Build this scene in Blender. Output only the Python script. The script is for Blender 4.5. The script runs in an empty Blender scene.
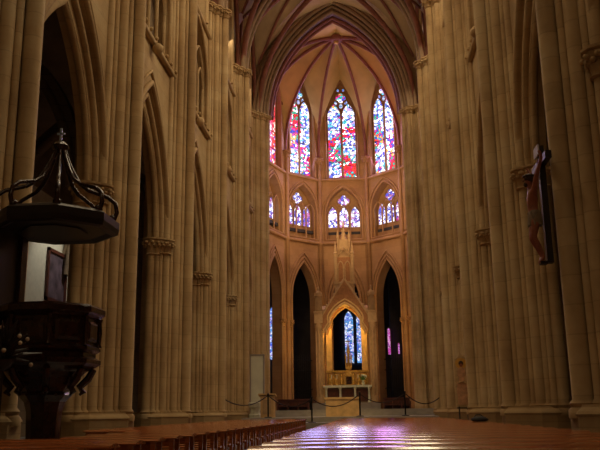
import bpy, bmesh, math, random
from mathutils import Vector, Matrix
random.seed(7)
PI = math.pi
sc = bpy.context.scene
COL = sc.collection

# ------------------------------------------------------------------ materials
def new_mat(name):
    m = bpy.data.materials.new(name); m.use_nodes = True
    nt = m.node_tree; nt.nodes.clear()
    out = nt.nodes.new('ShaderNodeOutputMaterial')
    return m, nt, out

def N(nt, t, **kw):
    n = nt.nodes.new(t)
    for k, v in kw.items(): setattr(n, k, v)
    return n

def plain(name, col, rough=.6, metal=0.0, var=.15, scale=6.0, bump=0.0, spec=.5, coat=0.0):
    m, nt, out = new_mat(name)
    p = N(nt, 'ShaderNodeBsdfPrincipled')
    p.inputs['Roughness'].default_value = rough; p.inputs['Metallic'].default_value = metal
    p.inputs['Specular IOR Level'].default_value = spec
    p.inputs['Coat Weight'].default_value = coat
    g = N(nt, 'ShaderNodeNewGeometry')
    nz = N(nt, 'ShaderNodeTexNoise'); nz.inputs['Scale'].default_value = scale; nz.inputs['Detail'].default_value = 4
    nt.links.new(g.outputs['Position'], nz.inputs['Vector'])
    r = N(nt, 'ShaderNodeValToRGB')
    a = [max(0, c * (1 - var)) for c in col]; b = [min(1, c * (1 + var)) for c in col]
    r.color_ramp.elements[0].color = (*a, 1); r.color_ramp.elements[1].color = (*b, 1)
    r.color_ramp.elements[0].position = .3; r.color_ramp.elements[1].position = .7
    nt.links.new(nz.outputs['Fac'], r.inputs['Fac']); nt.links.new(r.outputs['Color'], p.inputs['Base Color'])
    if bump:
        b = N(nt, 'ShaderNodeBump'); b.inputs['Strength'].default_value = bump; b.inputs['Distance'].default_value = .02
        nt.links.new(nz.outputs['Fac'], b.inputs['Height']); nt.links.new(b.outputs['Normal'], p.inputs['Normal'])
    nt.links.new(p.outputs[0], out.inputs[0])
    return m

def stone(name, c1, c2, c3, course=.46, joint=.45, bump=.25):
    """ashlar: large soft colour patches, block to block variation by course, thin horizontal joints"""
    m, nt, out = new_mat(name); L = nt.links.new
    p = N(nt, 'ShaderNodeBsdfPrincipled'); p.inputs['Roughness'].default_value = .85; p.inputs['Specular IOR Level'].default_value = .25
    g = N(nt, 'ShaderNodeNewGeometry')
    n1 = N(nt, 'ShaderNodeTexNoise'); n1.inputs['Scale'].default_value = .55; n1.inputs['Detail'].default_value = 5; n1.inputs['Roughness'].default_value = .65
    L(g.outputs['Position'], n1.inputs['Vector'])
    r = N(nt, 'ShaderNodeValToRGB'); e = r.color_ramp.elements
    e[0].position = .33; e[0].color = (*c1, 1); e[1].position = .68; e[1].color = (*c3, 1)
    k = e.new(.5); k.color = (*c2, 1)
    L(n1.outputs['Fac'], r.inputs['Fac'])
    # course variation
    sx = N(nt, 'ShaderNodeSeparateXYZ'); L(g.outputs['Position'], sx.inputs[0])
    d = N(nt, 'ShaderNodeMath', operation='DIVIDE'); L(sx.outputs['Z'], d.inputs[0]); d.inputs[1].default_value = course
    fl = N(nt, 'ShaderNodeMath', operation='FLOOR'); L(d.outputs[0], fl.inputs[0])
    fr = N(nt, 'ShaderNodeMath', operation='FRACT'); L(d.outputs[0], fr.inputs[0])
    cx = N(nt, 'ShaderNodeMath', operation='MULTIPLY'); L(sx.outputs['X'], cx.inputs[0]); cx.inputs[1].default_value = 1.3
    cy = N(nt, 'ShaderNodeMath', operation='MULTIPLY'); L(sx.outputs['Y'], cy.inputs[0]); cy.inputs[1].default_value = 1.3
    fx = N(nt, 'ShaderNodeMath', operation='ROUND'); L(cx.outputs[0], fx.inputs[0])
    fy = N(nt, 'ShaderNodeMath', operation='ROUND'); L(cy.outputs[0], fy.inputs[0])
    cb = N(nt, 'ShaderNodeCombineXYZ'); L(fx.outputs[0], cb.inputs[0]); L(fy.outputs[0], cb.inputs[1]); L(fl.outputs[0], cb.inputs[2])
    wn = N(nt, 'ShaderNodeTexWhiteNoise', noise_dimensions='3D'); L(cb.outputs[0], wn.inputs['Vector'])
    mr = N(nt, 'ShaderNodeMapRange'); L(wn.outputs['Value'], mr.inputs['Value']); mr.inputs['To Min'].default_value = .93; mr.inputs['To Max'].default_value = 1.05
    lt = N(nt, 'ShaderNodeMath', operation='LESS_THAN'); L(fr.outputs[0], lt.inputs[0]); lt.inputs[1].default_value = .045
    jm = N(nt, 'ShaderNodeMapRange'); L(lt.outputs[0], jm.inputs['Value']); jm.inputs['To Min'].default_value = 1; jm.inputs['To Max'].default_value = 1 - joint
    mu = N(nt, 'ShaderNodeMath', operation='MULTIPLY'); L(mr.outputs[0], mu.inputs[0]); L(jm.outputs[0], mu.inputs[1])
    vm = N(nt, 'ShaderNodeVectorMath', operation='SCALE'); L(r.outputs['Color'], vm.inputs[0]); L(mu.outputs[0], vm.inputs['Scale'])
    L(vm.outputs[0], p.inputs['Base Color'])
    n2 = N(nt, 'ShaderNodeTexNoise'); n2.inputs['Scale'].default_value = 9; n2.inputs['Detail'].default_value = 4
    L(g.outputs['Position'], n2.inputs['Vector'])
    b = N(nt, 'ShaderNodeBump'); b.inputs['Strength'].default_value = bump; b.inputs['Distance'].default_value = .03
    L(n2.outputs['Fac'], b.inputs['Height']); L(b.outputs['Normal'], p.inputs['Normal'])
    L(p.outputs[0], out.inputs[0])
    return m

def glass(name, ornament, figure, strength, cell=6.0, zone=.9, seed=0.0, share=.5):
    """lit stained glass: small leaded pieces, figure zones among paler ornament, dark leads between"""
    m, nt, out = new_mat(name); L = nt.links.new
    g = N(nt, 'ShaderNodeNewGeometry')
    ad = N(nt, 'ShaderNodeVectorMath', operation='ADD'); L(g.outputs['Position'], ad.inputs[0]); ad.inputs[1].default_value = (seed, seed * .7, seed * 1.3)
    v = N(nt, 'ShaderNodeTexVoronoi', feature='F1'); v.inputs['Scale'].default_value = cell; L(ad.outputs[0], v.inputs['Vector'])
    v2 = N(nt, 'ShaderNodeTexVoronoi', feature='DISTANCE_TO_EDGE'); v2.inputs['Scale'].default_value = cell; L(ad.outputs[0], v2.inputs['Vector'])
    zn = N(nt, 'ShaderNodeTexVoronoi', feature='F1'); zn.inputs['Scale'].default_value = zone; L(v.outputs['Position'], zn.inputs['Vector'])
    sep = N(nt, 'ShaderNodeSeparateColor'); L(v.outputs['Color'], sep.inputs[0])
    sz = N(nt, 'ShaderNodeSeparateColor'); L(zn.outputs['Color'], sz.inputs[0])
    def ramp(pal):
        r = N(nt, 'ShaderNodeValToRGB'); r.color_ramp.interpolation = 'CONSTANT'; n = len(pal); e = r.color_ramp.elements
        e[0].position = 0; e[0].color = (*pal[0], 1); e[1].position = 1 / n; e[1].color = (*pal[1], 1)
        for i in range(2, n): e.new(i / n).color = (*pal[i], 1)
        return r
    r1, r2 = ramp(ornament), ramp(figure)
    L(sep.outputs[0], r1.inputs['Fac'])
    # within one figure zone neighbouring pieces keep to one hue
    fm = N(nt, 'ShaderNodeMath', operation='MULTIPLY_ADD'); L(sep.outputs[1], fm.inputs[0]); fm.inputs[1].default_value = .45
    f2 = N(nt, 'ShaderNodeMath', operation='MULTIPLY'); L(sz.outputs[1], f2.inputs[0]); f2.inputs[1].default_value = .9
    L(f2.outputs[0], fm.inputs[2])
    fr_ = N(nt, 'ShaderNodeMath', operation='FRACT'); L(fm.outputs[0], fr_.inputs[0]); L(fr_.outputs[0], r2.inputs['Fac'])
    lt = N(nt, 'ShaderNodeMath', operation='LESS_THAN'); L(sz.outputs[0], lt.inputs[0]); lt.inputs[1].default_value = share
    mx = N(nt, 'ShaderNodeMix', data_type='RGBA'); L(lt.outputs[0], mx.inputs[0]); L(r1.outputs['Color'], mx.inputs[6]); L(r2.outputs['Color'], mx.inputs[7])
    ed = N(nt, 'ShaderNodeMath', operation='GREATER_THAN'); L(v2.outputs['Distance'], ed.inputs[0]); ed.inputs[1].default_value = .045
    st = N(nt, 'ShaderNodeMath', operation='MULTIPLY'); L(ed.outputs[0], st.inputs[0]); st.inputs[1].default_value = strength
    em = N(nt, 'ShaderNodeEmission'); L(mx.outputs[2], em.inputs['Color']); L(st.outputs[0], em.inputs['Strength'])
    gl = N(nt, 'ShaderNodeBsdfPrincipled'); gl.inputs['Base Color'].default_value = (.02, .02, .03, 1); gl.inputs['Roughness'].default_value = .3
    a = N(nt, 'ShaderNodeAddShader'); L(em.outputs[0], a.inputs[0]); L(gl.outputs[0], a.inputs[1])
    L(a.outputs[0], out.inputs[0])
    return m

def emis(name, col, s):
    m, nt, out = new_mat(name)
    em = N(nt, 'ShaderNodeEmission'); em.inputs[0].default_value = (*col, 1); em.inputs[1].default_value = s
    nt.links.new(em.outputs[0], out.inputs[0]); return m

def bench_wood(name):
    m, nt, out = new_mat(name); L = nt.links.new
    p = N(nt, 'ShaderNodeBsdfPrincipled'); p.inputs['Roughness'].default_value = .3
    p.inputs['Specular IOR Level'].default_value = .6; p.inputs['Coat Weight'].default_value = .5; p.inputs['Coat Roughness'].default_value = .09
    g = N(nt, 'ShaderNodeNewGeometry')
    mp = N(nt, 'ShaderNodeMapping'); mp.inputs['Scale'].default_value = (.8, 14, 14); L(g.outputs['Position'], mp.inputs[0])
    nz = N(nt, 'ShaderNodeTexNoise'); nz.inputs['Scale'].default_value = 2; nz.inputs['Detail'].default_value = 5; L(mp.outputs[0], nz.inputs['Vector'])
    r = N(nt, 'ShaderNodeValToRGB'); e = r.color_ramp.elements
    e[0].position = .3; e[0].color = (.20, .048, .012, 1); e[1].position = .75; e[1].color = (.46, .13, .032, 1)
    L(nz.outputs['Fac'], r.inputs['Fac']); L(r.outputs['Color'], p.inputs['Base Color'])
    rr = N(nt, 'ShaderNodeMapRange'); L(nz.outputs['Fac'], rr.inputs['Value']); rr.inputs['To Min'].default_value = .12; rr.inputs['To Max'].default_value = .22
    L(rr.outputs[0], p.inputs['Roughness'])
    L(p.outputs[0], out.inputs[0]); return m

M = {}
M['stone'] = stone('ashlar_stone', (.33, .21, .10), (.45, .305, .15), (.52, .385, .215), joint=.16)
M['stone_apse'] = stone('apse_stone', (.33, .18, .085), (.42, .24, .115), (.46, .285, .15), joint=.14)
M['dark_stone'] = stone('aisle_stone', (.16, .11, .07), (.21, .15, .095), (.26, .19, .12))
M['amb_shade_stone'] = plain('ambulatory_shade_stone', (.055, .05, .06), .9, var=.2, scale=1.5)  # the ambulatory's gloom is put into this near-black bluish stone colour
M['plaster'] = plain('vault_plaster', (.50, .38, .23), .9, var=.12, scale=1.2, spec=.2)
M['apse_plaster'] = plain('apse_vault_plaster', (.62, .44, .18), .9, var=.14, scale=.8, spec=.2)
M['rib'] = plain('red_painted_rib', (.24, .085, .055), .7, var=.2, scale=4)
M['ribstone'] = plain('brown_rib_stone', (.30, .20, .12), .8, var=.15, scale=4)
M['white_wall'] = plain('white_limewash', (.68, .64, .52), .9, var=.06)
M['floor'] = plain('grey_flagstone', (.22, .20, .18), .45, var=.15, scale=2)
M['step'] = plain('grey_step_stone', (.36, .33, .28), .6, var=.12, scale=3)
M['wood'] = bench_wood('varnished_red_wood')
M['dark_wood'] = plain('pulpit_dark_oak', (.035, .013, .008), .22, var=.35, scale=9, bump=.25, spec=.6)
M['black_wood'] = plain('blackened_oak', (.02, .012, .009), .4, var=.3, scale=6)
M['stall_wood'] = plain('stall_wood', (.10, .028, .016), .5, var=.3, scale=5)
M['iron'] = plain('black_iron', (.012, .012, .014), .4, metal=.6)
M['steel'] = plain('pale_steel', (.55, .68, .85), .35, metal=.3)
M['rope'] = plain('dark_cord', (.03, .012, .010), .8)
M['gold_stone'] = plain('golden_limestone', (.62, .40, .17), .7, var=.16, scale=4, bump=.2)
M['canopy_stone'] = plain('canopy_limestone', (.46, .30, .15), .75, var=.14, scale=5, bump=.2)
M['canopy_red'] = plain('canopy_red_field', (.33, .15, .06), .8, var=.2, scale=10, bump=.3)
M['gilt'] = plain('old_gilding', (.55, .34, .09), .4, metal=.55, var=.3, scale=14)
M['marble'] = plain('pale_marble', (.70, .72, .56), .45, var=.08, scale=2)
M['grille'] = plain('blue_black_grille', (.02, .022, .035), .45, metal=.5)
M['green'] = plain('leaf_green', (.10, .22, .06), .6, var=.4, scale=20)
M['petal'] = plain('cream_petal', (.62, .50, .36), .7, var=.15, scale=20)
M['white_petal'] = plain('white_petal', (.75, .78, .66), .7, var=.1, scale=20)
M['flesh'] = plain('painted_flesh', (.34, .12, .07), .55, var=.2, scale=14)
M['cloth'] = plain('grey_loincloth', (.26, .20, .14), .8, var=.2, scale=14)
M['hair'] = plain('brown_hair', (.05, .025, .015), .7, var=.2, scale=30)
M['scroll'] = plain('white_plaque', (.62, .58, .60), .6, var=.06)
M['robe'] = plain('rust_robe', (.62, .38, .22), .8, var=.25, scale=9)
M['icon_ground'] = plain('icon_ground', (.56, .42, .22), .7, var=.2, scale=9)
M['halo'] = plain('halo_gold', (.72, .45, .10), .45, metal=.3, var=.1)
M['picture'] = plain('painting_dark', (.14, .10, .13), .5, var=.6, scale=2.2)
M['leather'] = plain('black_cloth', (.012, .008, .008), .7)
W_ = (.95, .9, .92)
orn = [W_, (.10, .14, .62), (.62, .64, .86), (.1, .45, .6), (.05, .05, .40), (.92, .86, .66), (.45, .28, .62), W_, (.16, .30, .66), (.75, .70, .85)]
fig = [(.62, .015, .02), (.75, .05, .03), (.04, .40, .42), (.50, .02, .22), (.85, .40, .05), (.03, .05, .48), W_, (.55, .03, .30), (.05, .30, .20), (.7, .02, .04)]
redp = [(.62, .01, .01), (.8, .08, .04), (.2, .06, .45), (.7, .03, .03), (.85, .7, .6), (.6, .04, .06)]
trio = [(.05, .05, .5), W_, (.22, .18, .6), (.8, .75, .9), (.4, .12, .5), W_, (.10, .12, .6), (.5, .5, .85)]
trif = [(.5, .05, .25), (.12, .10, .6), (.55, .2, .5), (.85, .8, .9), (.05, .06, .45)]
blu = [(.06, .10, .55), (.35, .45, .8), (.12, .2, .62), (.6, .65, .85), (.08, .25, .55), (.4, .34, .75), (.55, .6, .85)]
GS = 3.0
def lit(p): return [c if c is W_ else tuple(x * .66 for x in c) for c in p]
orn, fig, redp, trio, trif, blu = map(lit, (orn, fig, redp, trio, trif, blu))
M['glass_centre'] = glass('glass_centre', orn, fig, GS, 6.5, .95, 3.1)
M['glass_side'] = glass('glass_side', orn, fig, GS, 6.5, .95, 11.4)
M['glass_right'] = glass('glass_right', orn, fig, GS, 6.5, .95, 23.9)
M['glass_red'] = glass('glass_red', redp, redp, GS, 6.5, .9, 5.0)
M['glass_triforium'] = glass('glass_triforium', trio, trif, 2.3, 7.5, 1.2, 8.0, .35)
M['glass_blue'] = glass('glass_blue', blu, blu, 2.2, 7.0, 1.0, 2.0)
pk = [(.5, .06, .35), (.6, .2, .55), (.4, .05, .45), (.7, .3, .55)]
M['glass_pink'] = glass('glass_pink', pk, pk, 1.2, 7, 1.0, 4.0)
nv = [(.3, .33, .38), (.4, .42, .4), (.25, .3, .36), (.45, .45, .42)]
M['glass_nave'] = glass('glass_nave', nv, nv, .35, 5.0, .8, 9.0)

# ------------------------------------------------------------------ mesh helpers
class MB:
    def __init__(s): s.v = []; s.f = []
    def add(s, verts, faces):
        o = len(s.v); s.v += [tuple(v) for v in verts]; s.f += [tuple(i + o for i in f) for f in faces]; return s
    def box(s, x0, x1, y0, y1, z0, z1):
        return s.add([(x0, y0, z0), (x1, y0, z0), (x1, y1, z0), (x0, y1, z0), (x0, y0, z1), (x1, y0, z1), (x1, y1, z1), (x0, y1, z1)],
                     [(0, 3, 2, 1), (4, 5, 6, 7), (0, 1, 5, 4), (1, 2, 6, 5), (2, 3, 7, 6), (3, 0, 4, 7)])
    def prism(s, pts, z0, z1):
        n = len(pts)
        return s.add([(p[0], p[1], z0) for p in pts] + [(p[0], p[1], z1) for p in pts],
                     [tuple(range(n))[::-1], tuple(range(n, 2 * n))] + [(i, (i + 1) % n, (i + 1) % n + n, i + n) for i in range(n)])
    def loft(s, rings, close=True):
        n = len(rings[0]); vs = [p for r in rings for p in r]; fs = []
        for k in range(len(rings) - 1):
            for i in range(n):
                j = (i + 1) % n
                fs.append((k * n + i, k * n + j, (k + 1) * n + j, (k + 1) * n + i))
        if close: fs += [tuple(range(n))[::-1], tuple(range((len(rings) - 1) * n, len(rings) * n))]
        return s.add(vs, fs)
    def lathe(s, prof, cx=0, cy=0, n=16, sx=1, sy=1, a0=0):
        rings = [[(cx + sx * r * math.cos(a0 + 2 * PI * i / n), cy + sy * r * math.sin(a0 + 2 * PI * i / n), z) for i in range(n)] for r, z in prof]
        return s.loft(rings)
    def cyl(s, x, y, z0, z1, r, n=12): return s.lathe([(r, z0), (r, z1)], x, y, n)
    def tube(s, path, r, n=8, closed=False):
        P = [Vector(p) for p in path]; k = len(P); rings = []
        rr = r if isinstance(r, (list, tuple)) else [r] * k
        prev = None
        for i in range(k):
            if closed: t = P[(i + 1) % k] - P[i - 1]
            else: t = P[min(i + 1, k - 1)] - P[max(i - 1, 0)]
            t.normalize()
            if prev is None:
                up = Vector((0, 0, 1)) if abs(t.z) < .9 else Vector((1, 0, 0))
                b = t.cross(up).normalized()
            else:
                b = (prev - t * prev.dot(t)).normalized()
            prev = b; c = b.cross(t).normalized()
            rings.append([tuple(P[i] + (b * math.cos(2 * PI * j / n) + c * math.sin(2 * PI * j / n)) * rr[i]) for j in range(n)])
        if closed: rings.append(rings[0])
        return s.loft(rings, not closed)
    def ball(s, c, r, n=10, m=6, sc_=(1, 1, 1)):
        rings = []
        for k in range(m + 1):
            a = -PI / 2 + PI * (k + .02) / (m + .04)
            rings.append([(c[0] + sc_[0] * r * math.cos(a) * math.cos(2 * PI * i / n), c[1] + sc_[1] * r * math.cos(a) * math.sin(2 * PI * i / n), c[2] + sc_[2] * r * math.sin(a)) for i in range(n)])
        return s.loft(rings)
    def build(s, name, mat, parent=None, smooth=False):
        me = bpy.data.meshes.new(name); me.from_pydata(s.v, [], s.f); me.update()
        bm = bmesh.new(); bm.from_mesh(me)
        bmesh.ops.recalc_face_normals(bm, faces=bm.faces); bm.to_mesh(me); bm.free()
        if smooth:
            me.polygons.foreach_set('use_smooth', [True] * len(me.polygons))
            try: me.set_sharp_from_angle(angle=math.radians(50))
            except Exception: pass
        me.materials.append(mat)
        o = bpy.data.objects.new(name, me); COL.objects.link(o)
        if parent: o.parent = parent
        return o

def empty(name, loc=(0, 0, 0), label=None, cat=None, group=None, kind=None, rz=0):
    o = bpy.data.objects.new(name, None); o.location = loc; o.rotation_euler = (0, 0, rz); o.empty_display_size = .2
    COL.objects.link(o); return tag(o, label, cat, group, kind)

def tag(o, label=None, cat=None, group=None, kind=None):
    if label: o['label'] = label
    if cat: o['category'] = cat
    if group: o['group'] = group
    if kind: o['kind'] = kind
    return o

def struct(name, mb, mat, smooth=False, label=None, parent=None):
    o = mb.build(name, mat, parent, smooth)
    if parent is None: tag(o, label, None, None, 'structure')
    return o

def kids(o): return [c for c in bpy.data.objects if c.parent == o]
def copy_tree(o, parent=None, ch=None):
    c = o.copy(); COL.objects.link(c)
    if parent: c.parent = parent
    for k in kids(o): copy_tree(k, c)
    return c

class Frame:
    """local s along the wall, d out of it towards the nave, z up"""
    def __init__(s, O, S, Nn): s.O = Vector(O); s.S = Vector(S).normalized(); s.N = Vector(Nn).normalized()
    def p(s, a, z, d=0):
        q = s.O + s.S * a + s.N * d; return (q.x, q.y, z)

def arch_x(w, h, z):
    """half width of a pointed arch of half span w and rise h at height z over the springing"""
    if z <= 0: return w
    if h < w * 1.001: h = w * 1.001
    c = (h * h - w * w) / (2 * w); R = w + c
    return max(0.0, math.sqrt(max(0, R * R - z * z)) - c)
def arch_half(w, h, n=10):
    """from springing to apex on the right: (x,z), even in angle"""
    if h < w * 1.001: h = w * 1.001
    c = (h * h - w * w) / (2 * w); R = w + c; A = math.asin(min(1, h / R))
    return [(R * math.cos(A * i / n) - c, R * math.sin(A * i / n)) for i in range(n)] + [(0.0, h)]
def arch_full(w, h, n=10):
    r = arch_half(w, h, n)
    return [(-x, z) for x, z in r] + [(x, z) for x, z in r[-2::-1]]

def panel(fr, s0, s1, z0, z1, ops, T, n=10, mb=None):
    """wall slab between s0..s1, z0..z1 with pointed openings (sc, hw, zb, zs, rise) stacked over each other"""
    mb = mb or MB()
    def quad(a0, za, a1, za1, b0, zb, b1, zb1):
        for d in (0, -T):
            mb.add([fr.p(a0, za, d), fr.p(a1, za1, d), fr.p(b1, zb1, d), fr.p(b0, zb, d)], [(0, 1, 2, 3)])
    cur = z0
    for (c, hw, zb, zs, rise) in ops:
        if zb > cur: quad(s0, cur, s1, cur, s0, zb, s1, zb)
        prof = [(hw, zb)] + [(x, zs + z) for x, z in arch_half(hw, rise, n)]
        for (xa, za), (xb, zb2) in zip(prof, prof[1:]):
            quad(s0, za, c - xa, za, s0, zb2, c - xb, zb2)
            quad(c + xa, za, s1, za, c + xb, zb2, s1, zb2)
            for sg in (-1, 1):
                mb.add([fr.p(c + sg * xa, za, 0), fr.p(c + sg * xb, zb2, 0), fr.p(c + sg * xb, zb2, -T), fr.p(c + sg * xa, za, -T)], [(0, 1, 2, 3)])
        mb.add([fr.p(c - hw, zb, 0), fr.p(c + hw, zb, 0), fr.p(c + hw, zb, -T), fr.p(c - hw, zb, -T)], [(0, 1, 2, 3)])
        cur = zs + rise
    if cur < z1: quad(s0, cur, s1, cur, s0, z1, s1, z1)
    for a in (s0, s1): mb.add([fr.p(a, z0, 0), fr.p(a, z1, 0), fr.p(a, z1, -T), fr.p(a, z0, -T)], [(0, 1, 2, 3)])
    mb.add([fr.p(s0, z1, 0), fr.p(s1, z1, 0), fr.p(s1, z1, -T), fr.p(s0, z1, -T)], [(0, 1, 2, 3)])
    return mb

def arch_shape(fr, c, hw, zb, zs, rise, d, t, n=10, mb=None):
    """solid plate of pointed outline"""
    mb = mb or MB()
    pts = [(c - hw, zb)] + [(c + x, zs + z) for x, z in arch_full(hw, rise, n)] + [(c + hw, zb)]
    k = len(pts)
    return mb.add([fr.p(a, z, d) for a, z in pts] + [fr.p(a, z, d - t) for a, z in pts],
                  [tuple(range(k)), tuple(range(k, 2 * k))[::-1]] + [(i, (i + 1) % k, (i + 1) % k + k, i + k) for i in range(k)])

def roll(fr, c, hw, zs, rise, d, r, zb=None, n=14, m=8, mb=None):
    """round moulding following an arch (and its jambs down to zb)"""
    mb = mb or MB()
    path = [fr.p(c + x, zs + z, d) for x, z in arch_full(hw, rise, n)]
    if zb is not None: path = [fr.p(c - hw, zb, d)] + path + [fr.p(c + hw, zb, d)]
    return mb.tube(path, r, m)

def ring(fr, c, w_in, w_out, zs, r_in, r_out, d0, d1, n=14, mb=None):
    """arch order: band between two pointed arches, thick from d0 to d1"""
    mb = mb or MB()
    A = arch_full(w_in, r_in, n); B = arch_full(w_out, r_out, n); k = len(A)
    vs = [fr.p(c + x, zs + z, d0) for x, z in A] + [fr.p(c + x, zs + z, d0) for x, z in B] + [fr.p(c + x, zs + z, d1) for x, z in A] + [fr.p(c + x, zs + z, d1) for x, z in B]
    fs = []
    for i in range(k - 1):
        fs += [(i, i + 1, k + i + 1, k + i), (2 * k + i, 2 * k + i + 1, 3 * k + i + 1, 3 * k + i), (i, i + 1, 2 * k + i + 1, 2 * k + i), (k + i, k + i + 1, 3 * k + i + 1, 3 * k + i)]
    return mb.add(vs, fs)

# ------------------------------------------------------------------ camera
f_px = 776.0
a = Vector((68.0, -186.0, -f_px)).normalized()
u = Vector((-46.0, 3215.0, -f_px)); u = (u - a * u.dot(a)).normalized()
r = a.cross(u)
R = Matrix((r, a, u))          # camera -> world
cam = bpy.data.cameras.new('camera'); cam.sensor_width = 36; cam.lens = f_px / 600 * 36; cam.clip_end = 300
co = bpy.data.objects.new('camera', cam); COL.objects.link(co)
co.matrix_world = Matrix.Translation((1.27, 0, .75)) @ R.to_4x4()
sc.camera = co

# ------------------------------------------------------------------ nave shell
PY = [12.4, 18.7, 25.0, 31.3, 37.6, 43.9]
SP = 18.3; APEX = 25.3
WX = 5.1; WT = .62
ordinal = ['front', 'second', 'third', 'fourth', 'fifth', 'sixth', 'seventh', 'eighth', 'ninth', 'tenth', 'eleventh', 'twelfth', 'thirteenth', 'fourteenth',
           'fifteenth', 'sixteenth', 'seventeenth', 'eighteenth', 'nineteenth', 'twentieth', 'twenty-first', 'twenty-second', 'twenty-third', 'twenty-fourth', 'twenty-fifth', 'twenty-sixth', 'twenty-seventh', 'twenty-eighth', 'twenty-ninth', 'thirtieth', 'rearmost']

struct('floor', MB().box(-12.5, 12.5, -6, 70, -.3, 0), M['floor'])
struct('wall_back', MB().box(-12, 12, -6.3, -6, 0, 27), M['stone'])

def side_frame(sg, y): return Frame((sg * WX, y, 0), (0, 1, 0), (-sg, 0, 0))
wnum = 0
def next_window():
    global wnum
    wnum += 1
    o = empty('window_%d' % wnum); o['kind'] = 'structure'; return o

def lancets(parent, fr, c, hw, zb, zs, rise, d, nl, gm, mt, gap=.1, foil=True, zsl=None, top=None, rim=.045):
    """glass lights, their rims, the mullions and the tracery over them inside a pointed opening"""
    arch_shape(fr, c, hw, zb, zs, rise, d, .12).build('tracery_plate', mt, parent)
    w = (2 * hw - gap * (nl + 1)) / nl; lw = w / 2
    zl = zsl if zsl is not None else zs
    for i in range(nl):
        cc = c - hw + gap + lw + i * (w + gap)
        # keep the light inside the opening
        off = abs(cc - c) + lw
        h = lw * 2.1 if rim > .04 else lw * 1.7
        z = zl
        while z + h * .5 > zs and arch_x(hw, rise, z + h * .5 - zs) < abs(cc - c) + lw * .75: z -= .1
        arch_shape(fr, cc, lw, zb + .08, z, h, d + .02, .02, 8).build('glass', gm, parent)
        roll(fr, cc, lw + rim * .5, z, h, d + .04, rim, zb, 8, 6).build('light_rim', mt, parent, True)
    if nl == 2:
        for ox, oz, ro in ((0, -.62, .13), (-.36, -.36, .12), (.36, -.36, .12), (-.2, .62, .08), (.2, .62, .08)):
            zc_ = top + oz
            MB().add([fr.p(c + ox + ro * math.cos(2 * PI * i / 10), zc_ + ro * 1.3 * math.sin(2 * PI * i / 10), d + .022) for i in range(10)], [tuple(range(10))]).build('glass', M['glass_blue'], parent)
    if foil:
        zc = top if top is not None else zs + rise * .62
        rr = hw * .3
        mb = MB()
        for q in range(4):
            an = PI / 2 * q
            pc = (c + rr * .62 * math.cos(an), zc + rr * .62 * math.sin(an))
            ring_ = [fr.p(pc[0] + rr * .5 * math.cos(2 * PI * i / 12), pc[1] + rr * .5 * math.sin(2 * PI * i / 12), d + .022 + q * .002) for i in range(12)]
            mb.add(ring_, [tuple(range(12))])
        mb.build('glass', gm, parent)
        MB().tube([fr.p(c + rr * 1.25 * math.cos(2 * PI * i / 20), zc + rr * 1.25 * math.sin(2 * PI * i / 20), d + .04) for i in range(20)], .05, 6, True).build('foil_rim', mt, parent, True)

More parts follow.
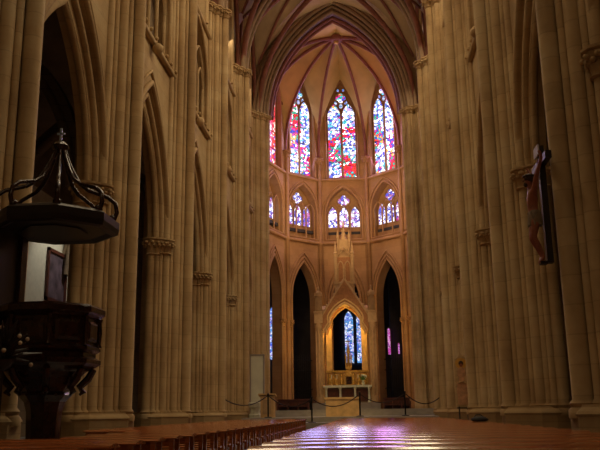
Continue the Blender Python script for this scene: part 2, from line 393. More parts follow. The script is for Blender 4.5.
def nave_wall(sg):
    nm = 'wall_left' if sg < 0 else 'wall_right'
    mb = MB()
    fr0 = side_frame(sg, 0)
    panel(fr0, -6, 2.95, 0, 27, [], WT, mb=mb)
    ys = [6.1] + PY
    bays = [(y + 3.15) for y in ys[:-1]]
    for b in bays:
        fr = side_frame(sg, b)
        panel(fr, -3.15, 3.15, 0, 27, [(0, 2.35, 0, 6.2, 4.4), (0, 2.0, 12.35, 14.0, 2.35), (0, 1.7, 17.0, 20.2, 3.9)], WT, 12, mb)
    panel(side_frame(sg, 6.1 - 3.15), 0, 0.0, 0, 27, [], WT, mb=mb)
    struct(nm, mb, M['stone'])
    for k, b in enumerate(bays):
        fr = side_frame(sg, b)
        # arcade orders
        t = MB()
        ring(fr, 0, 2.0, 2.36, 6.2, 3.75, 4.42, -.16, -.5, mb=t)
        t.build('trim_1', M['stone'])['kind'] = 'structure'
        t = MB()
        for w, h, d, rr in ((2.42, 4.52, .04, .09), (2.2, 4.12, -.12, .10), (2.0, 3.75, -.26, .09), (2.62, 4.9, .03, .05)):
            roll(fr, 0, w, 6.2, h, d, rr, mb=t)
        t.build('trim_2', M['stone'], None, True)['kind'] = 'structure'
        # strings under triforium and clerestory, with a carved head in the middle
        t = MB()
        for z, rr in ((12.05, .11), (16.6, .09)): t.tube([fr.p(-3.15, z, .06), fr.p(3.15, z, .06)], rr, 8)
        for q in range(-4, 5): t.ball(fr.p(q * .62, 12.2, .16), .07, 6, 4)
        t.ball(fr.p(0, 11.85, .2), .18, 8, 6)
        t.build('trim_3', M['stone'], None, True)['kind'] = 'structure'
        # triforium: arcade of four lights with shafts and steep tracery
        tri = empty('trim_4'); tri['kind'] = 'structure'
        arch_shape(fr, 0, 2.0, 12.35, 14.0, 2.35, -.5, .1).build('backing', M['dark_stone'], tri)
        for q in range(5):
            x = -1.9 + q * .95
            MB().tube([fr.p(x, 12.35, -.15), fr.p(x, 14.1, -.15)], .07, 8).build('shaft', M['stone'], tri, True)
        for q in range(4):
            x = -1.425 + q * .95
            roll(fr, x, .44, 14.05, .75, -.15, .055, None, 8, 6).build('light_arch', M['stone'], tri, True)
        for x in (-.95, .95): roll(fr, x, .92, 14.05, 1.5, -.12, .06, None, 8, 6).build('light_arch', M['stone'], tri, True)
        MB().tube([fr.p(.33 * math.cos(2 * PI * i / 16), 15.35 + .33 * math.sin(2 * PI * i / 16), -.13) for i in range(16)], .055, 6, True).build('foil', M['stone'], tri, True)
        roll(fr, 0, 2.05, 14.0, 2.42, .03, .08, 12.3, 12, 8).build('hood', M['stone'], tri, True)
        # clerestory window
        w = next_window()
        lancets(w, fr, 0, 1.7, 17.0, 20.2, 3.9, -.45, 3, M['glass_nave'], M['stone'], zsl=20.0)
        roll(fr, 0, 1.75, 20.2, 3.95, .02, .09, 17, 12, 8).build('frame', M['stone'], w, True)
for sg in (-1, 1): nave_wall(sg)

# aisles: outer wall, vault slab, the lit limewashed chapel with its picture on the pulpit side
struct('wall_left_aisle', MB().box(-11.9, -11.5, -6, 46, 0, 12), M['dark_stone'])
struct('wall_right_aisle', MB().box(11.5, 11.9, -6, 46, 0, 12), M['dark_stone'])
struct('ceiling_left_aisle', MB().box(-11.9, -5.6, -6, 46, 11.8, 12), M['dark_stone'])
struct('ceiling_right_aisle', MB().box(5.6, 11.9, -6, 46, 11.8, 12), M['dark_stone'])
for k in range(6):
    y = 9.0 + 6.3 * k
    for sg in (-1, 1):
        fr = Frame((sg * 8.7, y + 3.4, 0), (1, 0, 0), (0, -1, 0))
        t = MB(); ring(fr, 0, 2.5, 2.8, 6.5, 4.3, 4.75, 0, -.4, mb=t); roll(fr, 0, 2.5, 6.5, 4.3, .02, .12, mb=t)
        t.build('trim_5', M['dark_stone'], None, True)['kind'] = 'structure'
struct('wall_left_chapel', MB().box(-11.5, -11.42, 27.6, 33.2, 2.5, 9.5), M['white_wall'])

# vaults
def vault_bay(y0, y1, mat):
    n = 16; a_, b_ = 5.6, (y1 - y0) / 2; yc = (y0 + y1) / 2; mb = MB(); vs = []; fs = []
    h = APEX - SP
    for i in range(2 * n + 1):
        for j in range(2 * n + 1):
            U = (i - n) / n; V = (j - n) / n
            m = min(abs(U), abs(V))
            # solve pointed profile: height as function of fraction of half span
            def prof(q):
                w, hh = 1.0, 1.35
                c = (hh * hh - 1) / 2; Rr = 1 + c
                return math.sqrt(max(0, Rr * Rr - (q + c) ** 2)) / hh
            z = SP + h * prof(m) + .12 * (1 - m)
            vs.append((U * a_, yc + V * b_, z))
    W = 2 * n + 1
    for i in range(2 * n):
        for j in range(2 * n):
            q = (i * W + j, (i + 1) * W + j, (i + 1) * W + j + 1, i * W + j + 1)
            if (i < n) == (j < n): fs += [(q[0], q[1], q[2]), (q[0], q[2], q[3])]
            else: fs += [(q[0], q[1], q[3]), (q[1], q[2], q[3])]
    mb.add(vs, fs); struct('ceiling', mb, mat, True)
    # diagonal ribs and wall ribs
    def prof(q):
        hh = 1.35; c = (hh * hh - 1) / 2; Rr = 1 + c
        return math.sqrt(max(0, Rr * Rr - (q + c) ** 2)) / hh
    for s1 in (-1, 1):
        for s2 in (-1, 1):
            path = []
            for i in range(17):
                q = i / 16; U = s1 * (.848 * (1 - q) + .30 * q); V = s2 * (.93 * (1 - q) + .0 * q)
                mm = min(abs(U), abs(V)); path.append((U * 5.6, yc + V * b_, SP + (APEX - SP) * prof(mm) + .12 * (1 - mm) - .08))
            MB().tube(path, .085, 8).build('trim_20', M['rib'], None, True)['kind'] = 'structure'
        t = MB()
        path = []
        for i in range(33):
            q = (i - 16) / 16
            path.append((q * 4.75, yc + s1 * q * b_ * .93, SP + (APEX - SP) * prof(abs(q)) - .05))
        t.tube(path, .15, 8)
        t.tube([(p[0], p[1], p[2] - .12) for p in path], .09, 8)
        t.build('trim_6', M['rib'], None, True)['kind'] = 'structure'
        t = MB()
        path = [(s1 * 4.95, yc + (i - 16) / 16 * b_ * .93, SP + (APEX - .6 - SP) * prof(abs(i - 16) / 16)) for i in range(33)]
        t.tube(path, .12, 8); t.build('trim_7', M['rib'], None, True)['kind'] = 'structure'
ys = [-.2, 6.1] + PY
for y0, y1 in zip(ys, ys[1:]): vault_bay(y0, y1, M['plaster'])
struct('ceiling_west', MB().box(-6, 6, -6.3, -.2, 25.2, 25.5), M['plaster'])
for y in ys[1:-1]:
    fr = Frame((0, y, 0), (1, 0, 0), (0, -1, 0))
    t = MB(); ring(fr, 0, 4.55, 4.95, SP, 6.75, 7.3, .3, -.3, mb=t); t.build('trim_8', M['ribstone'])['kind'] = 'structure'
    t = MB()
    for d in (-.3, 0, .3): roll(fr, 0, 4.55 + (.0 if d == 0 else .12), SP, 6.72, d, .13, mb=t, n=20)
    t.build('trim_9', M['ribstone'], None, True)['kind'] = 'structure'
# triumphal arch in front of the apse
fr = Frame((-.14, 43.9, 0), (1, 0, 0), (0, -1, 0))
t = MB()
ring(fr, 0, 4.1, 4.45, SP, 6.75, 7.25, -.05, -.75, n=20, mb=t); ring(fr, 0, 4.4, 4.95, SP, 7.2, 7.8, .3, -.4, n=20, mb=t)
t.build('trim_10', M['ribstone'])['kind'] = 'structure'
t = MB()
for w, h, d, rr in ((4.1, 6.72, -.1, .13), (4.27, 6.98, .06, .10), (4.44, 7.2, .28, .13), (4.62, 7.45, .36, .10), (4.84, 7.68, .34, .12)):
    roll(fr, 0, w, SP, h, d, rr, mb=t, n=24)
t.build('trim_11', M['ribstone'], None, True)['kind'] = 'structure'
t = MB()
roll(fr, 0, 3.98, SP, 6.5, -.5, .13, mb=t, n=24); roll(fr, 0, 3.9, SP, 6.4, -.8, .12, mb=t, n=24)
t.build('trim_12', M['rib'], None, True)['kind'] = 'structure'
struct('wall_apse_gable', (lambda mb: (mb, ring(fr, 0, 4.85, 6.2, SP, 7.6, 9.6, .1, -.5, n=20, mb=mb))[0])(MB()), M['plaster'])

# ------------------------------------------------------------------ clustered pillars
def cap_mb(x, y, z, r, h=.42, mb=None):
    mb = mb or MB()
    mb.lathe([(r + .01, z - h), (r + .05, z - h + .03), (r + .01, z - h + .06), (r + .05, z - h * .5), (r + .13, z - .1), (r + .1, z - .08), (r + .15, z - .05), (r + .15, z)], x, y, 10)
    for q in range(8):
        an = 2 * PI * q / 8
        mb.ball((x + (r + .07) * math.cos(an), y + (r + .07) * math.sin(an), z - h * .45), .055, 6, 4)
        mb.ball((x + (r + .12) * math.cos(an + .4), y + (r + .12) * math.sin(an + .4), z - .16), .055, 6, 4)
    return mb

def make_pillar(sg, y, label, choir=False, hi=None):
    P = empty('pillar', (sg * 5.4, y, 0), label, 'pillar', 'clustered pillars of the nave', 'structure')
    X = lambda x: sg * (x - 5.4)
    ext = -.0
    core = [(4.88, -.1), (4.88, .1), (5.30, .78), (5.30, .97), (5.46, .97), (5.95, .45), (5.95, -.45), (5.46, -.97), (5.30, -.97), (5.30, -.78)]
    MB().prism([(X(x), yy) for x, yy in core], 0, SP + .3).build('core', M['stone'], P)
    pl = [(4.38, -.25), (4.38, .25), (4.72, .75), (5.0, 1.12), (5.3, 1.22), (5.6, 1.22), (6.15, .6), (6.15, -.6), (5.6, -1.22), (5.3, -1.22), (5.0, -1.12), (4.72, -.75)]
    q = lambda k: [(X(5.5 + (x - 5.5) * k), yy * k) for x, yy in pl]
    mb = MB().prism(q(1.0), 0, .62)
    rings = [[(px, py, z) for px, py in q(k)] for z, k in ((.62, 1.0), (.66, 1.02), (.7, 1.0), (.76, .94), (.8, .93))]
    mb.loft(rings).build('plinth', M['stone'], P)
    tall = [(4.54, 0, .17)]
    for t_, rr in ((.24, .075), (.43, .135), (.61, .07), (.79, .125), (.97, .07)):
        for sy in (-1, 1): tall.append((4.54 + .70 * t_, sy * .96 * t_, rr))
    if choir: tall += [(x_ + (.3 if sg < 0 else 0), y_, r_) for x_, y_, r_ in ((4.0, .25, .15), (4.12, .02, .08), (4.26, -.16, .13), (4.42, -.3, .07))]
    low = [(5.32, 1.04, .08), (5.32, -1.04, .08), (5.5, 1.06, .14), (5.5, -1.06, .14)]
    for x, yy, rr in tall:
        MB().lathe([(rr + .07, .6), (rr + .07, .72), (rr + .03, .76), (rr + .05, .82), (rr, .88), (rr, SP - .3)], X(x), yy, 14).build('shaft', M['stone'], P, True)
        cap_mb(X(x), yy, SP, rr).build('capital', M['stone'], P, True)
        if abs(yy) > .7 and not choir: cap_mb(X(x), yy, 6.25, rr + .01, .5).build('capital', M['stone'], P, True)
    for x, yy, rr in low:
        MB().lathe([(rr + .07, .6), (rr + .07, .72), (rr + .03, .76), (rr + .05, .82), (rr, .88), (rr, 6.0)], X(x), yy, 14).build('shaft', M['stone'], P, True)
        cap_mb(X(x), yy, 6.25, rr, .55).build('capital', M['stone'], P, True)
    if choir:
        co_ = .3 if sg < 0 else 0
        MB().prism([(X(4.15 + co_), .1), (X(4.15 + co_), .45), (X(4.8), .6), (X(4.8), -.3), (X(4.4), -.1)], 0, SP + .1).build('respond', M['stone'], P)
    return P
labL = ['stone pillar of clustered shafts behind the dark pulpit', 'stone pillar of clustered shafts next beyond the pulpit, right of the dark arch',
        'stone pillar of clustered shafts third from the front on the pulpit side', 'stone pillar of clustered shafts fourth on the pulpit side, beside the third arch',
        'stone pillar of clustered shafts fifth on the pulpit side, behind the pale marble slab', 'stone pillar carrying the pulpit-side foot of the choir arch']
labR = ['stone pillar of clustered shafts at the frame edge, carrying the crucifix', 'stone pillar of clustered shafts just beyond the crucifix',
        'stone pillar of clustered shafts with the haloed saint panel at its foot', 'stone pillar of clustered shafts fourth on the crucifix side, beyond the saint panel',
        'stone pillar of clustered shafts fifth on the crucifix side, where the rope ends', 'stone pillar carrying the crucifix-side foot of the choir arch']
for k, y in enumerate(PY):
    make_pillar(-1, y, labL[k], k == 5); make_pillar(1, y, labR[k], k == 5)

# ------------------------------------------------------------------ apse
AC = -.03
PTS = [(-5.1, 44.6), (-5.1, 47.4), (-3.86, 50.9), (-1.68, 53.0), (1.74, 53.0), (4.06, 50.9), (5.2, 47.5), (5.1, 44.6)]
KEY = Vector((AC, 47.7, 25.2))
gm_c = [None, 'glass_red', 'glass_side', 'glass_centre', 'glass_right', 'glass_red', None]
gm_l = [None, 'glass_blue', None, None, None, 'glass_pink', None]
APS = []
for i in range(7):
    A, B = Vector((*PTS[i], 0)), Vector((*PTS[i + 1], 0))
    S = (B - A); w = S.length; Sn = S.normalized(); Nn = Vector((Sn.y, -Sn.x, 0))
    fr = Frame((A + B) / 2, Sn, Nn); APS.append((fr, w))
    if i in (0, 6):
        struct('wall_apse', panel(fr, -w / 2, w / 2, 0, 26, [], .5), M['stone_apse']); continue
    aw = 1.0 if i == 3 else 1.08; az, ar = (7.6, 3.0) if i == 3 else (8.2, 2.5)
    struct('wall_apse', panel(fr, -w / 2, w / 2, 0, 25.6, [(0, aw, .8, az, ar), (0, 1.25, 12.45, 14.2, 2.0), (0, 1.12, 16.95, 21.6, 2.7)], .7, 12), M['stone_apse'])
    # arcade arch mouldings and jamb shafts
    t = MB()
    for ww, h, d, rr in ((aw + .03, ar + .05, .02, .09), (aw + .22, ar + .33, .05, .07), (aw + .42, ar + .62, .06, .06)):
        roll(fr, 0, ww, az, h, d, rr, .9 if ww < aw + .3 else None, mb=t)
    t.build('trim_13', M['stone_apse'], None, True)['kind'] = 'structure'
    t = MB()
    for sg in (-1, 1):
        q = fr.p(sg * (aw + .14), 6.6, .04); cap_mb(q[0], q[1], 6.65, .1, .5, t)
    t.build('trim_14', M['stone_apse'], None, True)['kind'] = 'structure'
    # strings
    t = MB()
    for z, rr in ((12.15, .12), (16.75, .10)): t.tube([fr.p(-w / 2, z, .08), fr.p(w / 2, z, .08)], rr, 8)
    t.tube([fr.p(-w / 2, 12.4, .0), fr.p(w / 2, 12.4, .0)], .06, 6)
    t.build('trim_15', M['stone_apse'], None, True)['kind'] = 'structure'
    # triforium: glazed back wall behind a screen of shafts
    wn = next_window()
    panel(fr, -1.25, 1.25, 12.45, 13.35, [], .1).build('sill_wall', M['stone_apse'], wn).location = fr.N * -.62
    lancets(wn, Frame(fr.O - fr.N * .62, fr.S, fr.N), 0, 1.25, 13.35, 14.2, 2.0, 0, 3, M['glass_triforium'], M['stone_apse'], .13, True, 14.25, 15.35)
    for x in (-.44, .44, -1.18, 1.18):
        MB().tube([fr.p(x, 12.45, -.2), fr.p(x, 14.3, -.2)], .055, 8).build('shaft', M['stone_apse'], wn, True)
    for x in (-.82, 0, .82): roll(fr, x, .4, 14.25, .7, -.2, .05, None, 8, 6).build('light_arch', M['stone_apse'], wn, True)
    roll(fr, 0, 1.3, 14.2, 2.05, .03, .08, 12.4, 12, 8).build('frame', M['stone_apse'], wn, True)
    roll(fr, 0, 1.5, 14.2, 2.3, .05, .06, None, 12, 8).build('hood', M['stone_apse'], wn, True)
    # clerestory stained glass
    wn = next_window()
    lancets(wn, fr, 0, 1.12, 16.95, 21.6, 2.7, -.35, 2, M[gm_c[i]], M['stone_apse'], .13, True, 21.7, 23.1)
    for z in (18.2, 19.4, 20.6): MB().tube([fr.p(-1.05, z, -.31), fr.p(1.05, z, -.31)], .02, 6).build('saddle_bar', M['iron'], wn)
    roll(fr, 0, 1.16, 21.6, 2.75, .02, .08, 16.9, 12, 8).build('frame', M['stone_apse'], wn, True)
    roll(fr, 0, 1.36, 21.6, 3.05, .04, .07, None, 12, 8).build('hood', M['rib'], wn, True)
# corner shafts
for i in range(1, 7):
    x, y = PTS[i]; d = (Vector((AC, 47.7)) - Vector((x, y))).normalized(); e = Vector((-d.y, d.x))
    t = MB()
    for (p, q, rr) in ((.12, 0, .13), (.04, .2, .08), (.04, -.2, .08)):
        c = Vector((x, y)) + d * p + e * q
        t.lathe([(rr + .06, .8), (rr + .06, 1.3), (rr, 1.45), (rr, 12.0), (rr + .05, 12.05), (rr + .05, 12.25), (rr, 12.3), (rr, SP)], c.x, c.y, 12)
    t.build('trim_16', M['stone_apse'], None, True)['kind'] = 'structure'
    c = Vector((x, y)) + d * .1
    cap_mb(c.x, c.y, SP + .05, .2, .45).build('trim_17', M['stone_apse'], None, True)['kind'] = 'structure'
# radiating ribs and webs
def rib_pt(i, t):
    x, y = PTS[i]; hh = 1.35; c = (hh * hh - 1) / 2; Rr = 1 + c
    A = math.asin(hh / Rr) * t
    q = 1 - (Rr * math.cos(A) - c); z = Rr * math.sin(A) / hh          # q: 0 at the wall .. 1 at the key
    return Vector((x + (KEY.x - x) * q, y + (KEY.y - y) * q, SP + (KEY.z - SP) * z))
def wall_pt(i, t, right):
    j = (i + 1) % 8
    a_, b_ = Vector((*PTS[i], 0)), Vector((*PTS[j], 0)); w = (b_ - a_).length / 2; h = 6.1 if i != 7 else 6.9
    hf = arch_half(w, h, 12); k = t * 12; m = min(11, int(k)); ff = k - m
    x = hf[m][0] * (1 - ff) + hf[m + 1][0] * ff; z = hf[m][1] * (1 - ff) + hf[m + 1][1] * ff
    mid = (a_ + b_) / 2; s = (b_ - a_).normalized()
    q = mid + s * (x if right else -x); return Vector((q.x, q.y, SP + z))
for i in range(8):
    j = (i + 1) % 8; mb = MB()
    for (ri, right) in ((i, False), (j, True)):
        rows = []
        for k in range(13):
            t = k / 12; p0 = rib_pt(ri, t); p1 = wall_pt(i, t, right)
            rows.append([tuple(p0.lerp(p1, m / 6) + Vector((0, 0, .25 * math.sin(PI * m / 6) * t))) for m in range(7)])
        vs = [p for r_ in rows for p in r_]
        mb.add(vs, [(k * 7 + m, k * 7 + m + 1, (k + 1) * 7 + m + 1, (k + 1) * 7 + m) for k in range(12) for m in range(6)])
    struct('ceiling_apse', mb, M['apse_plaster'], True)
for i in range(8):
    path = [rib_pt(i, k / 16) - Vector((0, 0, .08)) for k in range(17)]
    t = MB().tube(path, .10, 8); t.tube([p - Vector((0, 0, .08)) for p in path], .06, 8)
    t.build('trim_18', M['rib'], None, True)['kind'] = 'structure'
boss = empty('trim_19', tuple(KEY)); boss['kind'] = 'structure'
MB().lathe([(.42, -.05), (.46, -.2), (.38, -.32), (.2, -.4)], 0, 0, 16).build('boss', M['rib'], boss, True)
MB().lathe([(.2, -.38), (.16, -.5), (.05, -.56)], 0, 0, 12).build('rosette', M['gilt'], boss, True)

# ambulatory and its chapels beyond the apse arcade
def amb(pts, z1, mat, name):
    for (x0, y0), (x1, y1) in zip(pts, pts[1:]):
        S = Vector((x1 - x0, y1 - y0, 0)); fr = Frame(((x0 + x1) / 2, (y0 + y1) / 2, 0), S, (S.y, -S.x, 0))
        struct(name, panel(fr, -S.length / 2, S.length / 2, 0, z1, [], .3), mat)
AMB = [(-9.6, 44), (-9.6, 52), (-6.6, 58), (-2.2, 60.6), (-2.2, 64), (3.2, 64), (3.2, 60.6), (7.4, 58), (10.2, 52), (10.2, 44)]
amb(AMB, 13, M['amb_shade_stone'], 'wall_ambulatory')
struct('ceiling_ambulatory', MB().prism([(p[0], p[1]) for p in AMB] + [(5.6, 44), (5.6, 47.6), (4.4, 51.3), (2, 53.6), (-1.6, 53.6), (-4.0, 51.3), (-5.3, 47.6), (-5.0, 44)], 12.9, 13.1), M['amb_shade_stone'])
frc = Frame((.32, 63.9, 0), (1, 0, 0), (0, -1, 0))
wn = next_window()
for c in (-.38, .58):
    arch_shape(frc, c, .36, 4.55, 8.0, .75, .06, .03).build('glass', M['glass_blue'], wn)
    roll(frc, c, .40, 8.0, .8, .08, .06, 4.5, 8, 6).build('light_rim', M['dark_stone'], wn, True)
for z in (5.4, 6.3, 7.2): MB().tube([frc.p(-.8, z, .1), frc.p(1.0, z, .1)], .025, 6).build('saddle_bar', M['iron'], wn)
def slit(x, y, hw, zb, zs, mat, ax=(1, 0, 0), nn=(0, -1, 0)):
    fr = Frame((x, y, 0), ax, nn); wn = next_window()
    arch_shape(fr, 0, hw, zb, zs, hw * 2, .05, .03).build('glass', M[mat], wn)
    roll(fr, 0, hw + .03, zs, hw * 2.1, .06, .05, zb, 8, 6).build('light_rim', M['dark_stone'], wn, True)
slit(3.05, 60.0, .11, 4.9, 6.7, 'glass_pink'); slit(3.75, 59.6, .07, 4.9, 5.6, 'glass_pink')
slit(-5.55, 58.4, .5, 4.6, 7.7, 'glass_blue'); slit(-6.85, 57.4, .4, 4.6, 7.7, 'glass_blue')

# sanctuary levels
struct('floor_choir_step', MB().box(-4.3, 4.3, 33.4, 35.2, 0, .3), M['step'])
struct('floor_sanctuary_step', MB().box(-4.34, 4.34, 35.2, 38.6, 0, .52), M['step'])
struct('floor_presbytery_step', MB().box(-5.3, 5.3, 38.6, 39.0, 0, .68), M['step'])
struct('floor_presbytery', MB().prism([(-5.3, 39.0), (5.3, 39.0), (5.6, 47.6), (4.4, 51.3), (2, 53.6), (-1.6, 53.6), (-4.0, 51.3), (-5.3, 47.6)], 0, .84), M['step'])
struct('floor_altar_step', MB().box(-1.98, 2.02, 47.0, 52.4, .84, 1.25), M['step'])

# ------------------------------------------------------------------ high altar with its canopy
CX, CY = .05, 49.4
can = empty('altar_canopy', (CX, CY, 1.25), 'gabled gothic stone canopy with tall spire over the high altar', 'altar canopy')
for sx in (-1.66, 1.66):
    for sy in (-.9, .9):
        mb = MB().lathe([(.24, 0), (.24, .35), (.17, .45), (.15, .5), (.15, 4.35), (.2, 4.45), (.27, 4.75), (.27, 4.85)], sx, sy, 12)
        for dx, dy in ((.17, 0), (-.17, 0), (0, .17), (0, -.17)): mb.cyl(sx + dx, sy + dy, .3, 4.5, .055, 8)
        mb.build('column', M['canopy_stone'], can, True)
    # pedestal + pinnacle over each side
    mb = MB().box(sx - .26, sx + .26, -1.16, -.64, 4.85, 5.55)
    mb.box(sx - .3, sx + .3, -1.2, -.6, 5.5, 5.6)
    mb.build('pedestal', M['canopy_stone'], can)
# front and rear gables with ogee trefoil arch
for sy, nm in ((-.9, 'front_gable'), (.9, 'rear_gable')):
    fr = Frame((0, sy, 0), (1, 0, 0), (0, -1 if sy < 0 else 1, 0))
    mb = MB()
    inner = [(x, z) for x, z in arch_full(1.2, 1.85, 12)]
    # trefoil: pinch the sides a little
    inner = [(x * (1 - .16 * math.exp(-((z - .55) / .22) ** 2)), z + 4.25) for x, z in inner]
    k = len(inner)
    outer = []
    for i in range(k):
        tt = i / (k - 1); x = -1.7 + 3.4 * tt
        outer.append((x, 4.85 + (7.5 - 4.85) * (1 - abs(x) / 1.7)))
    vs = [fr.p(x, z, .14) for x, z in inner] + [fr.p(x, z, .14) for x, z in outer] + [fr.p(x, z, -.3) for x, z in inner] + [fr.p(x, z, -.3) for x, z in outer]
    fs = []
    for i in range(k - 1):
        fs += [(i, i + 1, k + i + 1, k + i), (2 * k + i, 2 * k + i + 1, 3 * k + i + 1, 3 * k + i), (i, i + 1, 2 * k + i + 1, 2 * k + i), (k + i, k + i + 1, 3 * k + i + 1, 3 * k + i)]
    mb.add(vs, fs)
    g = mb.build(nm, M['canopy_red'], can)
    mb = MB().tube([fr.p(x, z, .14) for x, z in inner], .075, 8)
    mb.tube([fr.p(x * 1.13, 4.25 + (z - 4.25) * 1.12, .15) for x, z in inner], .05, 8)
    mb.build('arch_moulding', M['gold_stone'], g, True)
    mb = MB()
    for s_ in (-1, 1): mb.tube([fr.p(s_ * 1.74, 4.8, .05), fr.p(0, 7.58, .05)], .10, 8)
    mb.build('coping', M['canopy_stone'], g, True)
    for s_ in (-1, 1):
        for q in range(1, 8):
            tt = q / 8; p = fr.p(s_ * 1.8 * (1 - tt), 4.9 + 2.7 * tt, .05)
            MB().ball((p[0], p[1], p[2] + .06), .085, 6, 4).build('crocket', M['canopy_stone'], g, True)
# side gables, canopy vault
for s_ in (-1, 1):
    fr = Frame((s_ * 1.66, 0, 0), (0, 1, 0), (s_, 0, 0)); mb = MB()
    A = arch_full(.72, 1.2, 10); k = len(A)
    O = [(-.9 + 1.8 * i / (k - 1), 4.85 + 1.7 * (1 - abs(-.9 + 1.8 * i / (k - 1)) / .9)) for i in range(k)]
    vs = [fr.p(x, z + 4.25, .1) for x, z in A] + [fr.p(x, z, .1) for x, z in O] + [fr.p(x, z + 4.25, -.1) for x, z in A] + [fr.p(x, z, -.1) for x, z in O]
    fs = []
    for i in range(k - 1):
        fs += [(i, i + 1, k + i + 1, k + i), (2 * k + i, 2 * k + i + 1, 3 * k + i + 1, 3 * k + i), (i, i + 1, 2 * k + i + 1, 2 * k + i), (k + i, k + i + 1, 3 * k + i + 1, 3 * k + i)]
    mb.add(vs, fs).build('side_gable', M['canopy_stone'], can)
mb = MB()
n = 8; vs = []; fs = []
for i in range(2 * n + 1):
    for j in range(2 * n + 1):
        U = (i - n) / n; V = (j - n) / n; m = min(abs(U), abs(V))
        vs.append((U * 1.5, V * .85, 4.6 + 1.45 * math.sqrt(max(0, 1 - m * m))))
W = 2 * n + 1
for i in range(2 * n):
    for j in range(2 * n): fs.append((i * W + j, (i + 1) * W + j, (i + 1) * W + j + 1, i * W + j + 1))
mb.add(vs, fs).build('vault', M['gold_stone'], can, True)
# spire: turret of two tiers, pinnacles, crocketed spike and finial
tw = MB(); tw.box(-.62, .62, -.62, .62, 6.3, 7.4); tw.box(-.68, .68, -.68, .68, 7.35, 7.5)
tw.build('turret_base', M['canopy_stone'], can)
mb = MB().box(-.5, .5, -.5, .5, 7.5, 9.1)
tur = mb.build('turret', M['canopy_red'], can)
for sx in (-1, 1):
    for sy in (-1, 1):
        MB().lathe([(.11, 7.5), (.11, 9.3), (.15, 9.35), (.1, 9.45), (.015, 10.15)], sx * .53, sy * .53, 8).build('pinnacle', M['canopy_stone'], tur, False)
for ang in range(4):
    nn = Vector((math.sin(ang * PI / 2), -math.cos(ang * PI / 2), 0)); fr = Frame(nn * .5, (-nn.y, nn.x, 0), nn)
    for x in (-.22, .22): roll(fr, x, .17, 8.5, .35, .02, .04, 7.55, 6, 6).build('lancet_moulding', M['canopy_stone'], tur, True)
    MB().tube([fr.p(-.55, 9.05, .02), fr.p(0, 9.75, .02), fr.p(.55, 9.05, .02)], .06, 6).build('gablet', M['canopy_stone'], tur)
mb = MB().box(-.34, .34, -.34, .34, 9.1, 10.3); up = mb.build('upper_tier', M['canopy_stone'], can)
for sx in (-1, 1):
    for sy in (-1, 1): MB().lathe([(.07, 9.1), (.07, 10.35), (.1, 10.4), (.01, 10.95)], sx * .37, sy * .37, 8).build('pinnacle', M['canopy_stone'], up)
mb = MB().lathe([(.3, 10.2), (.17, 10.55), (.09, 10.9), (.04, 11.2)], 0, 0, 8)
sp = mb.build('spire', M['canopy_stone'], can)
for q in range(3):
    z = 10.42 + q * .25; rr = .24 - q * .06
    for w in range(4): MB().ball((rr * math.cos(w * PI / 2 + PI / 4), rr * math.sin(w * PI / 2 + PI / 4), z), .05, 6, 4).build('crocket', M['canopy_stone'], sp, True)
MB().lathe([(.03, 11.15), (.1, 11.22), (.03, 11.3), (.06, 11.4), (.015, 11.6)], 0, 0, 8).build('finial', M['gilt'], sp, True)

# back screen of the altar under the canopy
rt = empty('altar_retable', (CX, 50.0, 1.25), 'carved golden stone retable standing behind the altar table', 'retable')
MB().box(-1.3, 1.3, .1, .3, 0, 1.95).build('panel', M['gold_stone'], rt)
for s_ in (-1, 1):
    MB().box(s_ * 1.12 - .18, s_ * 1.12 + .18, .1, .34, 1.95, 4.9).build('side_panel', M['gold_stone'], rt)
MB().box(-1.36, 1.36, .02, .32, 1.9, 2.02).build('cornice', M['gilt'], rt)
for q in range(7):
    x = -1.12 + q * .373
    if q == 3: continue
    mb = MB().lathe([(.13, 1.15), (.12, 1.3), (.10, 1.5), (.05, 1.6), (.08, 1.68), (.075, 1.76), (.02, 1.82)], x, .06, 10)
    mb.build('relief_figure', M['gilt'], rt, True)
    fr = Frame((x, .1, 0), (1, 0, 0), (0, -1, 0))
    roll(fr, 0, .15, 1.65, .22, .02, .025, 1.1, 6, 6).build('niche_arch', M['gilt'], rt, True)

al = empty('altar', (CX + .03, 48.75, 1.25), 'stone altar table with pale top slab under the canopy', 'altar')
MB().box(-1.48, 1.48, -.45, .55, .92, 1.05).build('top_slab', M['marble'], al)
for x in (-1.3, -.45, .45, 1.3): MB().lathe([(.1, 0), (.1, .08), (.065, .14), (.065, .8), (.1, .86), (.1, .92)], x, -.34, 10).build('colonnette', M['marble'], al, True)
MB().box(-1.38, 1.38, -.2, .5, 0, .92).build('body', M['dark_stone'], al)
for x in (-.875, 0, .875): MB().box(x - .34, x + .34, -.23, -.2, .1, .82).build('front_panel', M['stall_wood'], al)
tb = empty('tabernacle', (CX + .12, 48.75, 2.3), 'gilt spired tabernacle rising in the middle of the altar', 'tabernacle')
MB().box(-.26, .26, -.2, .2, 0, .55).build('body', M['gilt'], tb)
MB().box(-.17, .17, -.23, -.2, .06, .5).build('door', M['dark_wood'], tb)
MB().lathe([(.3, .55), (.24, .7), (.14, .9), (.2, 1.0), (.14, 1.15)], 0, 0, 8).build('canopy', M['gilt'], tb)
mb = MB()
for x in (-.16, .16): mb.lathe([(.045, 1.05), (.045, 1.6), (.07, 1.65), (.01, 1.95)], x, 0, 8)
mb.lathe([(.05, 1.1), (.1, 1.15), (.08, 1.9), (.13, 2.0), (.03, 2.5)], 0, 0, 8)
mb.build('spire', M['gilt'], tb, True)
MB().box(-.025, .025, -.02, .02, 2.45, 2.85).box(-.12, .12, -.02, .02, 2.64, 2.7).build('cross', M['gilt'], tb)
cd0 = None
